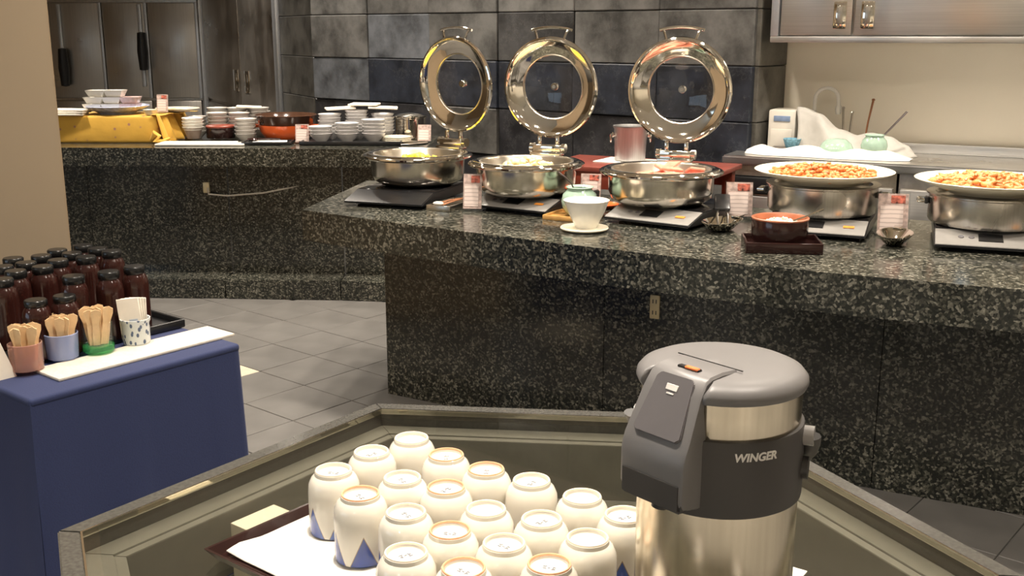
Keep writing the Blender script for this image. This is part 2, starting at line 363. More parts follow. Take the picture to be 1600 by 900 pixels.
# unseen window added in the left wall: cool fill and blue reflections on steel
fill_win = struct(MB().box((0, 0, 0), (4.2, .05, .06)).box((0, 0, 1.6), (4.2, .05, .06)).box((-2.1, 0, .8), (.06, .05, 1.66)).box((2.1, 0, .8), (.06, .05, 1.66)).box((-.7, 0, .8), (.05, .05, 1.6)).box((.7, 0, .8), (.05, .05, 1.6)).build('fill_window', M['fit'], None, (-5.96, -1.2, .75), (0, 0, PI/2), smooth=False))
fill_glow = emit('cool_fill_glow', (.62, .80, 1.0), 1.6)
for k in range(3): MB().box((-1.4+1.4*k, .01, .8), (1.33, .01, 1.54)).build('fill_window_glow', fill_glow, fill_win, smooth=False)

# ============================================================ STEEL CABINETS, FRIDGE (far left)
t = thing('tall_steel_cabinet', 'tall stainless steel cabinet with two small recessed pulls behind the back counter', 'cabinet', LC + LD*.83, LANG)
LL = 2.75
MB().box((LL/2, -.32, CEIL/2), (LL, .6, CEIL)).build('body', M['dsteel'], t, smooth=False)
for k, (x0, x1) in enumerate([(.02, LL*.47), (LL*.47+.01, LL-.02)]):
    d = MB().box(((x0+x1)/2, -.01, 1.75), (x1-x0-.01, .03, 1.88), .004).build('door', M['fridge'], t)
    px = 1.08 if k == 0 else 1.46
    MB().box((px, .008, 1.03), (.16, .012, .19), .004).box((px, .012, 1.03), (.08, .012, .13), .002).build('pull', M['chrome'], d)
    MB().box(((x0+x1)/2, -.01, .40), (x1-x0-.01, .03, .76), .004).build('lower_door', M['fridge'], t)
MB().box((LL-.05, .02, CEIL/2), (.07, .05, CEIL), .01).build('edge_trim', M['trim'], t)
MB().box((.03, .02, CEIL/2), (.10, .05, CEIL), .01).build('edge_trim', M['trim'], t)
FB = LC + LD*(.83+LL)
t = thing('steel_refrigerator', 'large stainless steel refrigerator with black vertical handles in the far left corner', 'refrigerator', (FB.x-.02, FB.y+.02, 0))
MB().box((-1.15, .4, .95), (2.3, .75, 1.74)).build('body', M['dsteel'], t, smooth=False)
MB().box((-1.15, .01, 2.3), (2.3, .06, .9)).build('header_panel', M['fridge'], t, smooth=False)
for i, (x0, x1) in enumerate([(-2.28, -1.56), (-1.54, -.98), (-.96, -.53), (-.51, -.03)]):
    d = MB().box(((x0+x1)/2, 0, 1.27), (x1-x0, .05, .93), .012).build('door', M['fridge'], t)
    MB().box(((x0+x1)/2, 0, .41), (x1-x0, .05, .74), .012).build('lower_door', M['fridge'], t)
    if i in (1, 2):
        hx_, z_ = (-1.36, 1.11) if i == 1 else (-.565, 1.265)
        MB().box((hx_-.02, -.04, 1.32), (.040, .03, .80), .008).build('handle_bar', M['trim'], d)
        MB().lathe([(0, -.19), (.04, -.18), (.052, 0), (.04, .18), (0, .19)], 16, (hx_, -.085, z_)).build('handle_grip', M['black'], d)
    MB().box((x1, -.028, 1.27), (.03, .02, .93), .004).build('edge_strip', M['trim'], d)

# ============================================================ KITCHEN RECESS (right)
t = thing('steel_wall_cabinet', 'stainless wall cabinet with two recessed square pulls above the kitchen worktop', 'cabinet', K(.012, 0), KA)
MB().box((.60, -.165, 1.80), (1.20, .31, .80), .004).build('body', M['steel_h'], t)
MB().box((.60, -.335, 1.415), (1.20, .035, .03), .004).build('bottom_lip', M['steel_h'], t)
MB().box((.02, -.335, 1.82), (.04, .04, .78), .004).build('side_stile', M['trim'], t)
for x0, x1, hx in [(.045, .395, .335), (.40, 1.16, .465)]:
    d = MB().box(((x0+x1)/2, -.335, 1.82), (x1-x0-.006, .03, .77), .005).build('door', M['steel_h'], t)
    p = MB().box((hx, -.352, 1.53), (.062, .012, .13), .005).build('pull', M['chrome'], d)
    p2 = MB().box((hx, -.3595, 1.53), (.024, .006, .08), .002).build('pull_recess', M['dsteel'], d)
t = thing('steel_wall_cabinet', 'stainless wall cabinet at the right edge, next to the one with pulls', 'cabinet', K(1.23, 0), KA)
MB().box((.60, -.165, 1.80), (1.20, .31, .80), .004).build('body', M['steel_h'], t)
MB().box((.60, -.335, 1.415), (1.20, .035, .03), .004).build('bottom_lip', M['steel_h'], t)
MB().box((.02, -.335, 1.82), (.03, .04, .78), .004).build('side_stile', M['chrome'], t)
for x0, x1 in [(.045, .60), (.605, 1.18)]:
    MB().box(((x0+x1)/2, -.335, 1.82), (x1-x0-.006, .03, .77), .005).build('door', M['steel_h'], t)
WZ = .85
t = thing('steel_worktop', 'long stainless steel kitchen worktop with rounded front edge', 'worktop', K0, KA)
MB().prism([(-.142, -.566), (3.6, -.566), (3.6, -.005), (.012, -.005), (-.05, -.335), (-.142, -.32)], WZ-.045, WZ, .008).build('top', M['steel_h'], t)
MB().box((1.81, -.02, WZ+.025), (3.55, .025, .05), .004).build('upstand', M['steel_h'], t)
xs = [-.13, .20, .70, 1.15, 1.65, 2.2]
for i in range(5):
    x0, x1 = xs[i], xs[i+1]
    u = thing('under_counter_unit', 'stainless under counter unit with dark control strip, left end of worktop' if i == 0 else 'stainless under counter door unit, %s from left under the worktop' % ORD[i], 'cabinet', K((x0+x1)/2, -.28), KA, 'units under the worktop')
    MB().box((0, -.0 if i else -.175, .40), (x1-x0-.01, .46 if i else .12, .80), .003).build('body', M['dsteel'], u)
    MB().box((0, -.245, .34 if i == 0 else .38), (x1-x0-.03, .03, .62 if i == 0 else .70), .006).build('door', M['steel_h'], u)
    if i == 0: MB().box((0, -.245, .705), (x1-x0-.04, .03, .09), .02).build('control_strip', M['black'], u)
    else: MB().box((x1/2-x0/2-.06, -.262, .70), (.09, .012, .02), .004).build('pull', M['black'], u)

# --- things on the steel worktop
def lp(px, py, z=WZ): return at(px, py, z)
t = thing('white_appliance', 'small white box shaped appliance with a blue display beside the slate pillar', 'appliance', K(.065, -.20, WZ), KA)
MB().box((0, .06, .105), (.145, .17, .21), .012).build('body', M['cream_pl'], t)
MB().box((.095, .07, .095), (.05, .14, .19), .012).build('side_module', M['cream_pl'], t)
MB().box((0, -.027, .165), (.085, .006, .028), .002).build('display', M['lcd'], t)
MB().box((0, -.027, .06), (.11, .004, .10), .002).build('front_cover', M['cream_pl'], t)
t = thing('faucet', 'curved white gooseneck faucet behind the grey sheet', 'faucet', K(.26, -.10, WZ), KA)
pts = [(-.06, 0, 0), (-.06, 0, .26)] + [(-.0-.06*math.cos(a), 0, .26+.06*math.sin(a)) for a in [PI*k/10 for k in range(1, 10)]] + [(.06, 0, .25), (.062, 0, .225)]
MB().tube(pts, .010, 10).build('spout', M['white'], t)
MB().lathe([(.013, 0), (.017, -.02), (.012, -.045), (0, -.045)], 12, (.062, 0, .232)).build('nozzle', M['white'], t)
MB().lathe([(.03, 0), (.03, .01), (.014, .02), (.012, .05)], 16, (-.06, 0, 0)).build('base', M['chrome'], t)
# grey sheet draped over a rack
def sheet_h(u):
    ks = [(0, .225), (.18, .20), (.35, .115), (.5, .095), (.62, .105), (.75, .10), (.9, .05), (1, .004)]
    for (a, b), (c, d) in zip(ks, ks[1:]):
        if u <= c:
            q = (u-a)/(c-a); q = q*q*(3-2*q); return b+(d-b)*q
    return .004
def sheet_f(u, v):
    h = sheet_h(u); x = .15+u*.58
    prof = [(-.30, .0), (-.285, .35), (-.26, .75), (-.235, 1.0), (-.20, .98), (-.16, .7), (-.14, .3)]
    q = v*(len(prof)-1); i = min(int(q), len(prof)-2); q -= i
    y = prof[i][0]+(prof[i+1][0]-prof[i][0])*q; z = prof[i][1]+(prof[i+1][1]-prof[i][1])*q
    return (x+.012*math.sin(9*v+3*u), y+.015*math.sin(14*u+2*v), WZ+.003+h*z+.004*math.sin(23*u)*z)
o = MB().grid(sheet_f, 40, 22).build('plastic_sheet', M['sheet'], None, K0, (0, 0, KA)); tag(o, 'grey translucent sheet draped over utensils on the steel worktop', 'sheet')
sm = o.modifiers.new('thickness', 'SOLIDIFY'); sm.thickness = .002
def towel_f(u, v):
    x = -.06+u*.80; a = PI*v
    wob = 1+.25*math.sin(7*u*PI)*.4+.2*math.sin(17*u+1)
    end = min(1, 6*u+.35)*min(1, 6*(1-u)+.25)
    return (x+.006*math.sin(11*u+5*v), -.425-.075*math.cos(a)*end*(.9+.1*math.sin(13*u)) - .01*math.sin(5*u), WZ+.002+.042*math.sin(a)**.7*wob*end)
o = MB().grid(towel_f, 60, 14).build('white_towel', M['cloth'], None, K0, (0, 0, KA)); tag(o, 'rumpled white towel lying along the steel worktop', 'towel')
p = K(.12, -.325, WZ); t = thing('small_tray', 'dark brown small tray holding the blue bowl', 'tray', p, KA)
MB().box((0, .03, .012), (.16, .10, .018), .006).build('base', M['maroon'], t); MB().box((0, .03, .022), (.17, .11, .006), .003).build('rim', M['maroon'], t)
p = K(.14, -.295, WZ); o = MB().lathe([(.0, .0), (.03, .0), (.033, .006), (.046, .045), (.043, .046), (.032, .010), (0, .008)], 24).build('blue_bowl', M['blueglaze'], None, (p.x, p.y, WZ+.026)); tag(o, 'small blue speckled bowl on the dark tray', 'bowl')
o = MB().lathe([(.085, 0), (.082, .03), (.07, .055), (.045, .075), (0, .08)], 24).build('covered_bowl', M['celadon'], None, K(.38, -.385, WZ+.012)); tag(o, 'upturned grey green bowl peeking out below the grey sheet', 'bowl')
def jar(name, label, loc, s, m):
    t = thing(name, label, 'jar', loc)
    MB().lathe([(0, 0), (.035*s, 0), (.040*s, .004), (.056*s, .030), (.060*s, .052), (.054*s, .078), (.042*s, .092), (.040*s, .096), (.046*s, .104), (.043*s, .106), (.036*s, .098), (.050*s, .07), (.05*s, .04), (.03*s, .012), (0, .010)], 32).build('body', m, t)
    return t
jp = K(.56, -.39, WZ+.012); jar('celadon_jar', 'pale blue green jar holding a dark spoon on the steel worktop', jp, 1.05, M['celadon'])
t = thing('serving_spoon', 'dark long handled spoon leaning in the jar on the steel worktop', 'spoon', jp)
MB().tube([(-.01, 0, .02), (.05, 0, .11), (.145, 0, .215)], [.006, .008, .009], 8, flat=.5).build('handle', M['dutil'], t)
for (x, y, z0, l, dx, m, lb) in [(.46, -.12, .0, .265, .035, M['darkwood'], 'wooden utensil handle rising behind the grey sheet'), (.36, -.12, .0, .22, -.01, M['dsteel'], 'metal tongs rising behind the grey sheet'), (.385, -.12, .0, .20, .012, M['dsteel'], 'short metal utensil beside the tongs behind the grey sheet')]:
    t = thing('kitchen_utensil', lb, 'utensil', K(x, y, WZ), KA)
    MB().tube([(0, 0, 0), (dx*.5, 0, l*.6), (dx, 0, l)], [.007, .008, .010], 8, flat=.6).build('handle', m, t)
    MB().lathe([(0, l-.002), (.010, l), (.006, l+.008), (0, l+.009)], 8, (dx, 0, 0)).build('end_cap', m, t)

# ============================================================ RED TABLE WITH BUCKET
t = thing('red_lacquer_table', 'red lacquered side table behind the chafing dishes', 'table', (.62, 5.12, 0), math.radians(-28))
RZ = .835
MB().box((0, 0, RZ-.012), (.86, .46, .024), .004).build('top', M['redtop'], t)
for sx in (-1, 1):
    for sy in (-1, 1): MB().box((sx*.38, sy*.18, (RZ-.024)/2), (.05, .05, RZ-.024), .003).build('leg', M['redwood'], t)
MB().box((0, -.20, RZ-.065), (.72, .02, .08), .003).build('apron', M['redwood'], t); MB().box((0, .20, RZ-.065), (.72, .02, .08), .003).build('apron', M['redwood'], t)
MB().box((0, 0, .45), (.74, .34, .02), .003).build('shelf', M['redwood'], t)
bp = Vector((.575, 5.20, RZ))
o = MB().box((0, 0, .003), (.30, .21, .006), .002).build('napkin', M['cloth'], None, bp, (0, 0, math.radians(-30))); tag(o, 'folded white napkin under the ice bucket', 'napkin')
t = thing('ice_bucket', 'small shiny steel ice bucket with ring handles on the red table', 'bucket', (bp.x, bp.y, RZ+.0062))
MB().lathe([(0, .0), (.066, 0), (.074, .004), (.080, .155), (.086, .163), (.086, .170), (.078, .170), (.075, .16), (.068, .01), (0, .008)], 40).build('body', brushed('bucket_steel', (.62, .62, .62), .42), t)
for s in (-1, 1):
    h = MB().ball((s*.086, 0, .125), (.010, .012, .014)).build('handle_lug', M['chrome'], t)
    MB().tube([(s*.096, .02*math.cos(a), .110+.02*math.sin(a)) for a in [2*PI*k/16 for k in range(16)]], .0035, 6, True).build('handle_ring', M['chrome'], t)

# ============================================================ BACK COUNTER (left)
BZ = .83
bc = thing('back_counter', 'long dark granite counter with a ledge along its foot at the back', 'counter', (0, 0, 0))
front = [(-3.6, 5.93), (-2.4, 5.90), (-1.6, 5.87), (-.95, 5.83), (-.48, 5.76)]
off = lambda pts, d: [(x, y+d) for x, y in pts]
MB().prism(front + [(-.44, 6.62), (-3.6, 6.75)], BZ-.10, BZ, .004).build('top', M['granite_top'], bc, smooth=False)
for (a, b) in zip(front, front[1:]):
    MB().prism([(a[0]+.003, a[1]+.10), (b[0]-.003, b[1]+.10), (b[0]-.003, b[1]+.13), (a[0]+.003, a[1]+.13)], .11, BZ-.10).build('face_panel', M['granite'], bc, smooth=False)
    MB().prism([(a[0]+.003, a[1]-.09), (b[0]-.003, b[1]-.09), (b[0]-.003, b[1]+.12), (a[0]+.003, a[1]+.12)], 0, .11, .004).build('foot_ledge', M['granite_top'], bc, smooth=False)
t = tag(MB().tube([(-1.71, 5.955, .60), (-1.705, 5.945, .565), (-1.6, 5.95, .555), (-1.4, 5.955, .57), (-1.2, 5.95, .61), (-1.06, 5.945, .665), (-1.0, 5.94, .70)], .005, 6).build('power_cord', M['cord']), 'thin grey cord hanging on the face of the back counter', 'cord')
o = MB().box((0, 0, 0), (.035, .02, .06), .004).build('wall_socket', M['outlet'], bc, (-1.72, 5.964, .60))

def bk(px, py, z=BZ): return at(px, py, z)
# box wrapped in yellow printed cloth
YB = Vector((-2.30, 6.14, BZ)); YZ = .155
t = thing('yellow_cloth_box', 'low box wrapped in yellow printed cloth with knotted corner', 'display box', YB)
def yb(u, v):
    pass
MB().box((-.06, .19, YZ/2), (.66, .36, YZ), .014, 3).build('wrapped_box', M['yellow'], t)
def ruffle(u, v):   # cloth falling over the right hand side in folds
    y = u*.44-.005; z = (1-v)*(YZ+.015)
    return (.272+.035*v+.022*math.sin(9*u*PI)*(.3+v)+.03*v*u + (.02*u), y, max(.004, z-.01*math.sin(7*u)) )
o = MB().grid(ruffle, 46, 10).build('cloth_fold', M['yellow'], t); sm = o.modifiers.new('thickness', 'SOLIDIFY'); sm.thickness = .004
def topcl(u, v): return (.24+.12*u*(.3+v), .0+v*.40, YZ+.006-.002*u+.003*math.sin(15*v+3*u))
o = MB().grid(topcl, 12, 20).build('cloth_top', M['yellow'], t); sm = o.modifiers.new('thickness', 'SOLIDIFY'); sm.thickness = .003
MB().tube([(.235, -.012, .02), (.265, -.03, .06), (.285, -.02, .045), (.265, -.025, .018), (.30, -.01, .008), (.34, .0, .03)], [.010, .018, .014, .018, .016, .006], 10).build('cloth_knot', M['yellow'], t)
yt = YB.z+YZ
def plate(name, label, loc, r, h, m, sx=1, sy=1, cat='plate', group=None, foot=.55, rz=0, tilt=0):
    o = MB().lathe([(0, .002), (r*foot, .0), (r*foot, .004), (r*.97, h-.004), (r, h), (r*.98, h+.003), (r*.62, .010), (0, .008)], 40, sx=sx, sy=sy).build(name, m, None, loc, (tilt, 0, rz))
    return tag(o, label, cat, group)
MB2 = mat('blue_white_plate', (.50, .55, .72), .15, var=.3, scale=40)
plate('large_plate', 'large pale blue shallow dish piled with small square dishes', (-2.315, 6.32, yt+.002), .185, .045, MB2)
dish_me = MB().box((0, 0, .012), (.055, .055, .024), .004).mesh('x', M['white'])
def flared(w, h):
    m = MB(); a, b = w*.36, w*.5
    vs = [(-a, -a, 0), (a, -a, 0), (a, a, 0), (-a, a, 0), (-b, -b, h), (b, -b, h), (b, b, h), (-b, b, h), (-b*.92, -b*.92, h), (b*.92, -b*.92, h), (b*.92, b*.92, h), (-b*.92, b*.92, h), (-a*.9, -a*.9, .006), (a*.9, -a*.9, .006), (a*.9, a*.9, .006), (-a*.9, a*.9, .006)]
    fs = [(3, 2, 1, 0)] + [(k*4+i, k*4+(i+1) % 4, k*4+4+(i+1) % 4, k*4+4+i) for k in range(3) for i in range(4)] + [(12, 13, 14, 15)]
    return m._add(vs, fs)
pinkm = mat('pale_pink_china', (.72, .55, .53), .25, var=.15, scale=60)
fd = flared(.108, .036).mesh('square_dish', M['white'], False); fp = flared(.108, .036).mesh('square_dish', pinkm, False)
for tier, n in enumerate((3, 3, 2)):
    for k in range(n):
        o = link('square_dish', fp if (k == n-1 and tier < 2) else fd, None, (-2.415+.006*tier+.098*k+(.0 if tier < 2 else .01), 6.25+.01*k, yt+.026+.039*tier), (0, 0, random.uniform(-.15, .15)))
        tag(o, 'small square dish, %s from left in the %s tier on the large dish' % (ORD[k], ('bottom', 'middle', 'top')[tier]), 'dish', 'square dishes piled on the large dish')
for k in range(3):
    o = MB().box((0, 0, .0), (.22, .13, .010), .003).build('paper_sheet', M['paper'], None, (-2.56+.01*k, 6.18+.01*k, yt+.008+.0115*k), (0, 0, .1-.12*k)); tag(o, 'white flat tray, %s from the top of the pile beside the large dish' % ORD[2-k], 'tray', 'flat trays on the yellow box')
o = MB().lathe([(0, 0), (.026, 0), (.042, .03), (.039, .03), (.024, .005), (0, .004)], 20).build('small_cup', M['ivory'], None, (-2.078, 6.19, yt+.003)); tag(o, 'tiny cream cup at the front edge of the yellow box', 'cup')
plate('oval_plate', 'oval cream plate lying at the right end of the yellow box', (-1.98, 6.38, yt+.012), .13, .016, M['ivory'], 1, .75)

def sign(label, loc, rz, wd=.07, h=.10, lean=math.radians(10), photo=True):
    t = thing('menu_sign', label, 'sign', loc, rz)
    mt = rotm(-lean)
    MB().box((0, 0, h/2), (wd, .004, h), .001, 1, mt).build('acrylic_plate', M['acrylic'], t, smooth=False)
    MB().box((0, .018, .003), (wd, .05, .006), .001, 1).build('acrylic_foot', M['acrylic'], t, smooth=False)
    c = MB().box((0, -.0035, h*.52), (wd*.9, .002, h*.88), 0, 1, mt).build('backing_card', M['dcard'], t, smooth=False)
    MB().box((-.004, -.0052, h*.42), (wd*.68, .0012, h*.56), 0, 1, mt).build('text_panel', M['card'], t, smooth=False)
    if photo: MB().box((wd*.14, -.0052, h*.83), (wd*.42, .0012, h*.18), 0, 1, mt).build('food_picture', M['photo'], t, smooth=False)
    return t
sign('small menu card standing on the yellow box behind the tiny cup', (-2.03, 6.26, yt+.004), 0, .072, .115)

# white tray with upturned cups and maroon box
t = thing('white_tray', 'flat white tray with napkin at the front of the back counter', 'tray', bk(316, 226.5))
MB().box((0, 0, .006), (.50, .13, .012), .005).build('base', M['white'], t); MB().box((-.02, .01, .014), (.42, .10, .005), .002).build('napkin_liner', M['cloth'], t)
bowl_prof = [(0, 0), (.026, 0), (.028, .005), (.050, .028), (.060, .046), (.057, .047), (.046, .030), (.022, .009), (0, .008)]
bw = MB().lathe(bowl_prof, 28).mesh('bowl', M['greyw']); bww = MB().lathe(bowl_prof, 28).mesh('bowl', M['white'])
brownc = mat('taupe_china', (.34, .26, .21), .3)
bp0 = bk(303, 221)
cupm = MB().lathe([(0, 0), (.034, 0), (.052, .05), (.060, .062), (.058, .064), (.045, .05), (.03, .006), (0, .006)], 28)
o = cupm.build('tea_bowl', brownc, None, (bp0.x, bp0.y, BZ+.018)); tag(o, 'taupe tea bowl at the bottom of the small stack on the white tray', 'bowl')
for k in range(4):
    o = link('tea_bowl', bww, None, (bp0.x, bp0.y, BZ+.040+.017*k)); tag(o, 'pale tea bowl, %s from the top of the stack on the white tray' % ORD[3-k], 'bowl', 'stack of tea bowls')
    o.scale = (1.05, 1.05, 1)
bp1 = bk(342, 221)
t = thing('maroon_pot', 'dark maroon lidded pot beside the small bowl stack', 'pot', (bp1.x+.005, bp1.y+.035, BZ+.018))
MB().lathe([(0, 0), (.078, 0), (.082, .006), (.082, .066), (.078, .07), (.0, .07)], 32).build('body', M['maroon'], t)
MB().lathe([(.084, .062), (.085, .070), (.080, .074), (0, .075)], 32).build('lid', M['redwood'], t)
# grey bowls stacked behind (several stacks)
n = 0
for k, (px, py, cnt) in enumerate([(-1.89, 6.43, 5), (-1.76, 6.43, 6), (-1.63, 6.43, 6), (-1.552, 6.255, 5), (-1.80, 6.565, 7), (-1.67, 6.565, 7), (-1.54, 6.57, 7)]):
    p = Vector((px, py, BZ))
    for q in range(cnt):
        o = link('soup_bowl', bw, None, (p.x+random.uniform(-.004, .004), p.y, BZ+.002+.021*q)); o.scale = (1.05, 1.05, 1)
        tag(o, 'grey bowl, %s from bottom, stack %s' % (ORD[q], ('nearest the yellow box', 'left behind the maroon pot', 'right behind the maroon pot', 'beside the orange pot', 'farthest back on the left', 'farthest back in the middle', 'farthest back on the right')[k]), 'bowl', 'grey bowl stacks')
o = MB().box((0, 0, 0), (.15, .10, .012), .004).build('folded_napkin', M['paper'], None, Vector((-1.60, 6.56, BZ+.178)), (0, .05, .2)); tag(o, 'cream folded napkin lying on top of the grey bowl stacks', 'napkin')
# orange cast iron pot
pp = bk(452, 214.5); pp.y = 6.36; pp.x = -1.335
t = thing('cast_iron_pot', 'orange enamel pot with dark brown upper bowl on the back counter', 'pot', (pp.x, pp.y, BZ+.004), 0)
MB().lathe([(0, 0), (.10, 0), (.13, .012), (.155, .050), (.162, .085), (.155, .086), (.14, .05), (.10, .016), (0, .012)], 44).build('body', M['cocotte'], t)
MB().lathe([(.150, .080), (.160, .095), (.176, .135), (.182, .142), (.176, .146), (.165, .135), (.145, .10), (0, .095)], 44).build('dark_bowl', M['brownlid'], t)
for s in (-1, 1): MB().box((s*.175, 0, .078), (.055, .07, .016), .007).build('side_handle', M['cocotte'], t)
t = thing('spoon_tray', 'small black tray with a spoon in front of the orange pot', 'tray', Vector((-1.385, 6.08, BZ)))
MB().box((0, 0, .006), (.26, .14, .010), .004).build('base', M['black'], t)
for y in (-.07, .07): MB().box((0, y, .012), (.27, .008, .016), .003).build('rim', M['black'], t)
for x in (-.132, .132): MB().box((x, 0, .012), (.008, .14, .016), .003).build('rim', M['black'], t)
o = MB().box((0, 0, 0), (.19, .10, .006), .002).build('folded_cloth', M['cloth'], None, Vector((-1.385, 6.08, BZ)) + Vector((.01, 0, .015)), (0, 0, .15)); tag(o, 'white folded cloth on the small black spoon tray', 'cloth')
t = thing('ladle', 'black ladle resting on the small black spoon tray', 'ladle', Vector((-1.43, 6.08, BZ)) + Vector((0, 0, .022)))
MB().ball((-.04, 0, .006), (.034, .026, .010), 2).build('head', M['maroon'], t); MB().tube([(-.01, 0, .008), (.06, -.01, .012), (.12, -.02, .010)], .004, 8).build('handle', M['maroon'], t)
sign('menu card in front of the orange pot', Vector((-1.195, 6.10, BZ+.001)), 0, .085, .115)
# black tray with stacks of white bowls
tp = bk(568, 216); t = thing('black_tray', 'long black tray carrying stacks of white bowls', 'tray', (-.905, 6.20, BZ), -.02)
MB().box((0, 0, .006), (.56, .40, .010), .004).build('base', M['black'], t)
for y in (-.20, .20): MB().box((0, y, .013), (.57, .010, .022), .004).build('rim', M['black'], t)
for x in (-.282, .282): MB().box((x, 0, .013), (.010, .40, .022), .004).build('rim', M['black'], t)
wbp = [(0, 0), (.030, 0), (.032, .006), (.056, .030), (.068, .052), (.065, .053), (.052, .032), (.026, .010), (0, .009)]
wb = MB().lathe(wbp, 30).mesh('white_bowl', mat('cool_white_china', (.66, .64, .63), .2, var=.03))
for k, (x, y, cnt, nm) in enumerate([(-1.085, 6.09, 3, 'front left'), (-.935, 6.09, 4, 'front middle'), (-.785, 6.095, 5, 'front right'), (-1.06, 6.26, 6, 'back left'), (-.905, 6.27, 7, 'back middle'), (-.755, 6.28, 6, 'back right')]):
    for q in range(cnt):
        o = link('white_bowl', wb, None, (x+random.uniform(-.003, .003), y, BZ+.012+.019*q)); tag(o, 'white bowl, %s from bottom in the %s stack on the long black tray' % (ORD[q], nm), 'bowl', 'white bowls on the black tray')
for k, (x, y, z, rz) in enumerate([(-1.0, 6.27, .178, .3), (-.86, 6.28, .20, -.2), (-.75, 6.27, .182, .1)]):
    o = MB().box((0, 0, 0), (.17, .10, .010), .004).build('folded_napkin', M['paper'], None, (x, y, BZ+z+.012), (.05, .04*(k-1), rz)); tag(o, 'folded white napkin, %s from left on top of the white bowls' % ORD[k], 'napkin', 'napkins on the white bowls')
# steel pot, plates and white sign at the right end of the back counter
sp = Vector((-.60, 6.36, BZ)); t = thing('steel_pot', 'small steel pot with lid at the right end of the back counter', 'pot', sp)
MB().lathe([(0, 0), (.085, 0), (.09, .005), (.09, .125), (.097, .13), (.097, .135), (.085, .135), (.083, .01), (0, .008)], 32).build('body', M['chrome'], t)
MB().lathe([(.096, .136), (.10, .142), (.07, .155), (0, .165)], 32).build('lid', M['chrome'], t)
for q in range(3):
    plate('small_plate', 'white small plate, %s from the bottom of the pile beside the steel pot' % ORD[q], (-.66, 6.12, BZ+.010+.009*q), .085, .012, M['ivory'], group='small plate pile')
t = thing('service_tray', 'grey oval service tray under the small plates', 'tray', (-.63, 6.12, BZ+.001)); MB().lathe([(0, 0), (.13, 0), (.15, .006), (.148, .008), (.12, .003), (0, .003)], 40, sy=.75).build('base', M['dsteel'], t)
sign('white notice with dark dots standing behind the left chafing dish', (-.505, 6.17, BZ+.002), -.1, .085, .105, photo=False)

# ============================================================ BUFFET ISLAND
IZ = .79; ST = .117
isl = thing('buffet_island', 'dark green granite buffet island with overhanging top', 'island', (0, 0, 0))
ifr = [(-.804, 4.026), (-.47, 3.785), (-.141, 3.558), (.13, 3.378), (.394, 3.213), (.68, 3.045), (.964, 2.897), (1.35, 2.725), (1.9, 2.53), (2.5, 2.36)]
iback = [(2.95, 3.26), (2.3, 3.46), (1.75, 3.66), (1.42, 3.82), (.9, 4.10), (.36, 4.44), (-.25, 4.84), (-.665, 4.857)]
MB().prism(ifr + iback, IZ-ST, IZ, .003).build('top', M['granite_top'], isl, smooth=False)
bfr = [(-.512, 4.173), (.33, 3.68), (1.172, 3.234), (1.576, 3.03), (2.6, 2.66)]
for (a, b) in zip(bfr, bfr[1:]):
    va, vb = Vector(a), Vector(b); d = (vb-va).normalized(); nn = Vector((-d.y, d.x)); a2 = va+d*.0015; b2 = vb-d*.0015
    MB().prism([a2, b2, b2+nn*.04, a2+nn*.04], .0, IZ-ST-.001).build('face_panel', M['granite'], isl, smooth=False)
MB().prism([(-.505, 4.195), (.33, 3.73), (1.18, 3.28), (1.6, 3.08), (2.6, 2.72), (2.8, 3.2), (1.42, 3.75), (.36, 4.37), (-.3, 4.74), (-.44, 4.74)], .0, IZ-ST-.002).build('core', M['granite'], isl, smooth=False)
# socket on the island face
a, b = Vector((*bfr[0], 0)), Vector((*bfr[1], 0))
p = at(1022, 478, .0)
d = (Vector((*bfr[2], 0))-Vector((*bfr[1], 0))).normalized()
def on_face(px, py, a, b):     # point of the vertical face a-b seen at a pixel
    r = at(px, py, .3)-Vector((0, 0, CAM_H)); n_ = Vector((-(b-a).y, (b-a).x, 0)); s = n_.dot(a)/n_.dot(r); return Vector((0, 0, CAM_H))+r*s
q = on_face(1023, 479, Vector((*bfr[1], 0)), Vector((*bfr[2], 0)))
so = MB().box((0, 0, 0), (.036, .008, .085), .003).build('wall_socket', M['outlet'], isl, (q.x, q.y-.004, q.z), (0, 0, math.atan2(d.y, d.x)))
for dz in (-.02, .02):
    for dx in (-.006, .006): MB().box((dx, -.0045, dz), (.003, .002, .014)).build('socket_slot', M['black'], so, smooth=False)

# --- induction hobs
def hob(label, loc, rz, k=1):
    t = thing('induction_hob', label, 'hob', loc, rz)
    MB().box((0, .01, .008), (.29, .32, .014), .004).build('foot', M['black'], t)
    side = rotm(PI/2, 0, PI/2)      # profile x -> y, y -> z, extruded along x
    MB().prism([(-.218, .013), (-.222, .020), (-.108, .052), (.205, .052), (.205, .013)], -.168, .168, .003, side).build('body', M['black'], t)
    MB().box((0, .050, .0525), (.325, .300, .004), .0015).build('ceramic_plate', M['blackg'], t)
    if k:
        mt = rotm(math.atan2(.032, .114), 0, 0, (0, -.163, .0365))
        p = MB().box((0, 0, 0), (.330, .112, .006), .003, 2, mt).build('control_panel', M['panel'], t)
        MB().box((-.005, 0, .0048), (.07, .05, .002), 0, 1, mt).build('display', M['black'], p, smooth=False)
        MB().box((.110, -.005, .0048), (.035, .014, .002), 0, 1, mt).build('warning_print', M['orange'], p, smooth=False)
        for i in range(2): MB().lathe([(0, .0055), (.008, .0055), (.009, .004)], 12, (-.09+.03*i, 0, 0), mt).build('button', M['gloss_grey'], p)
    return t
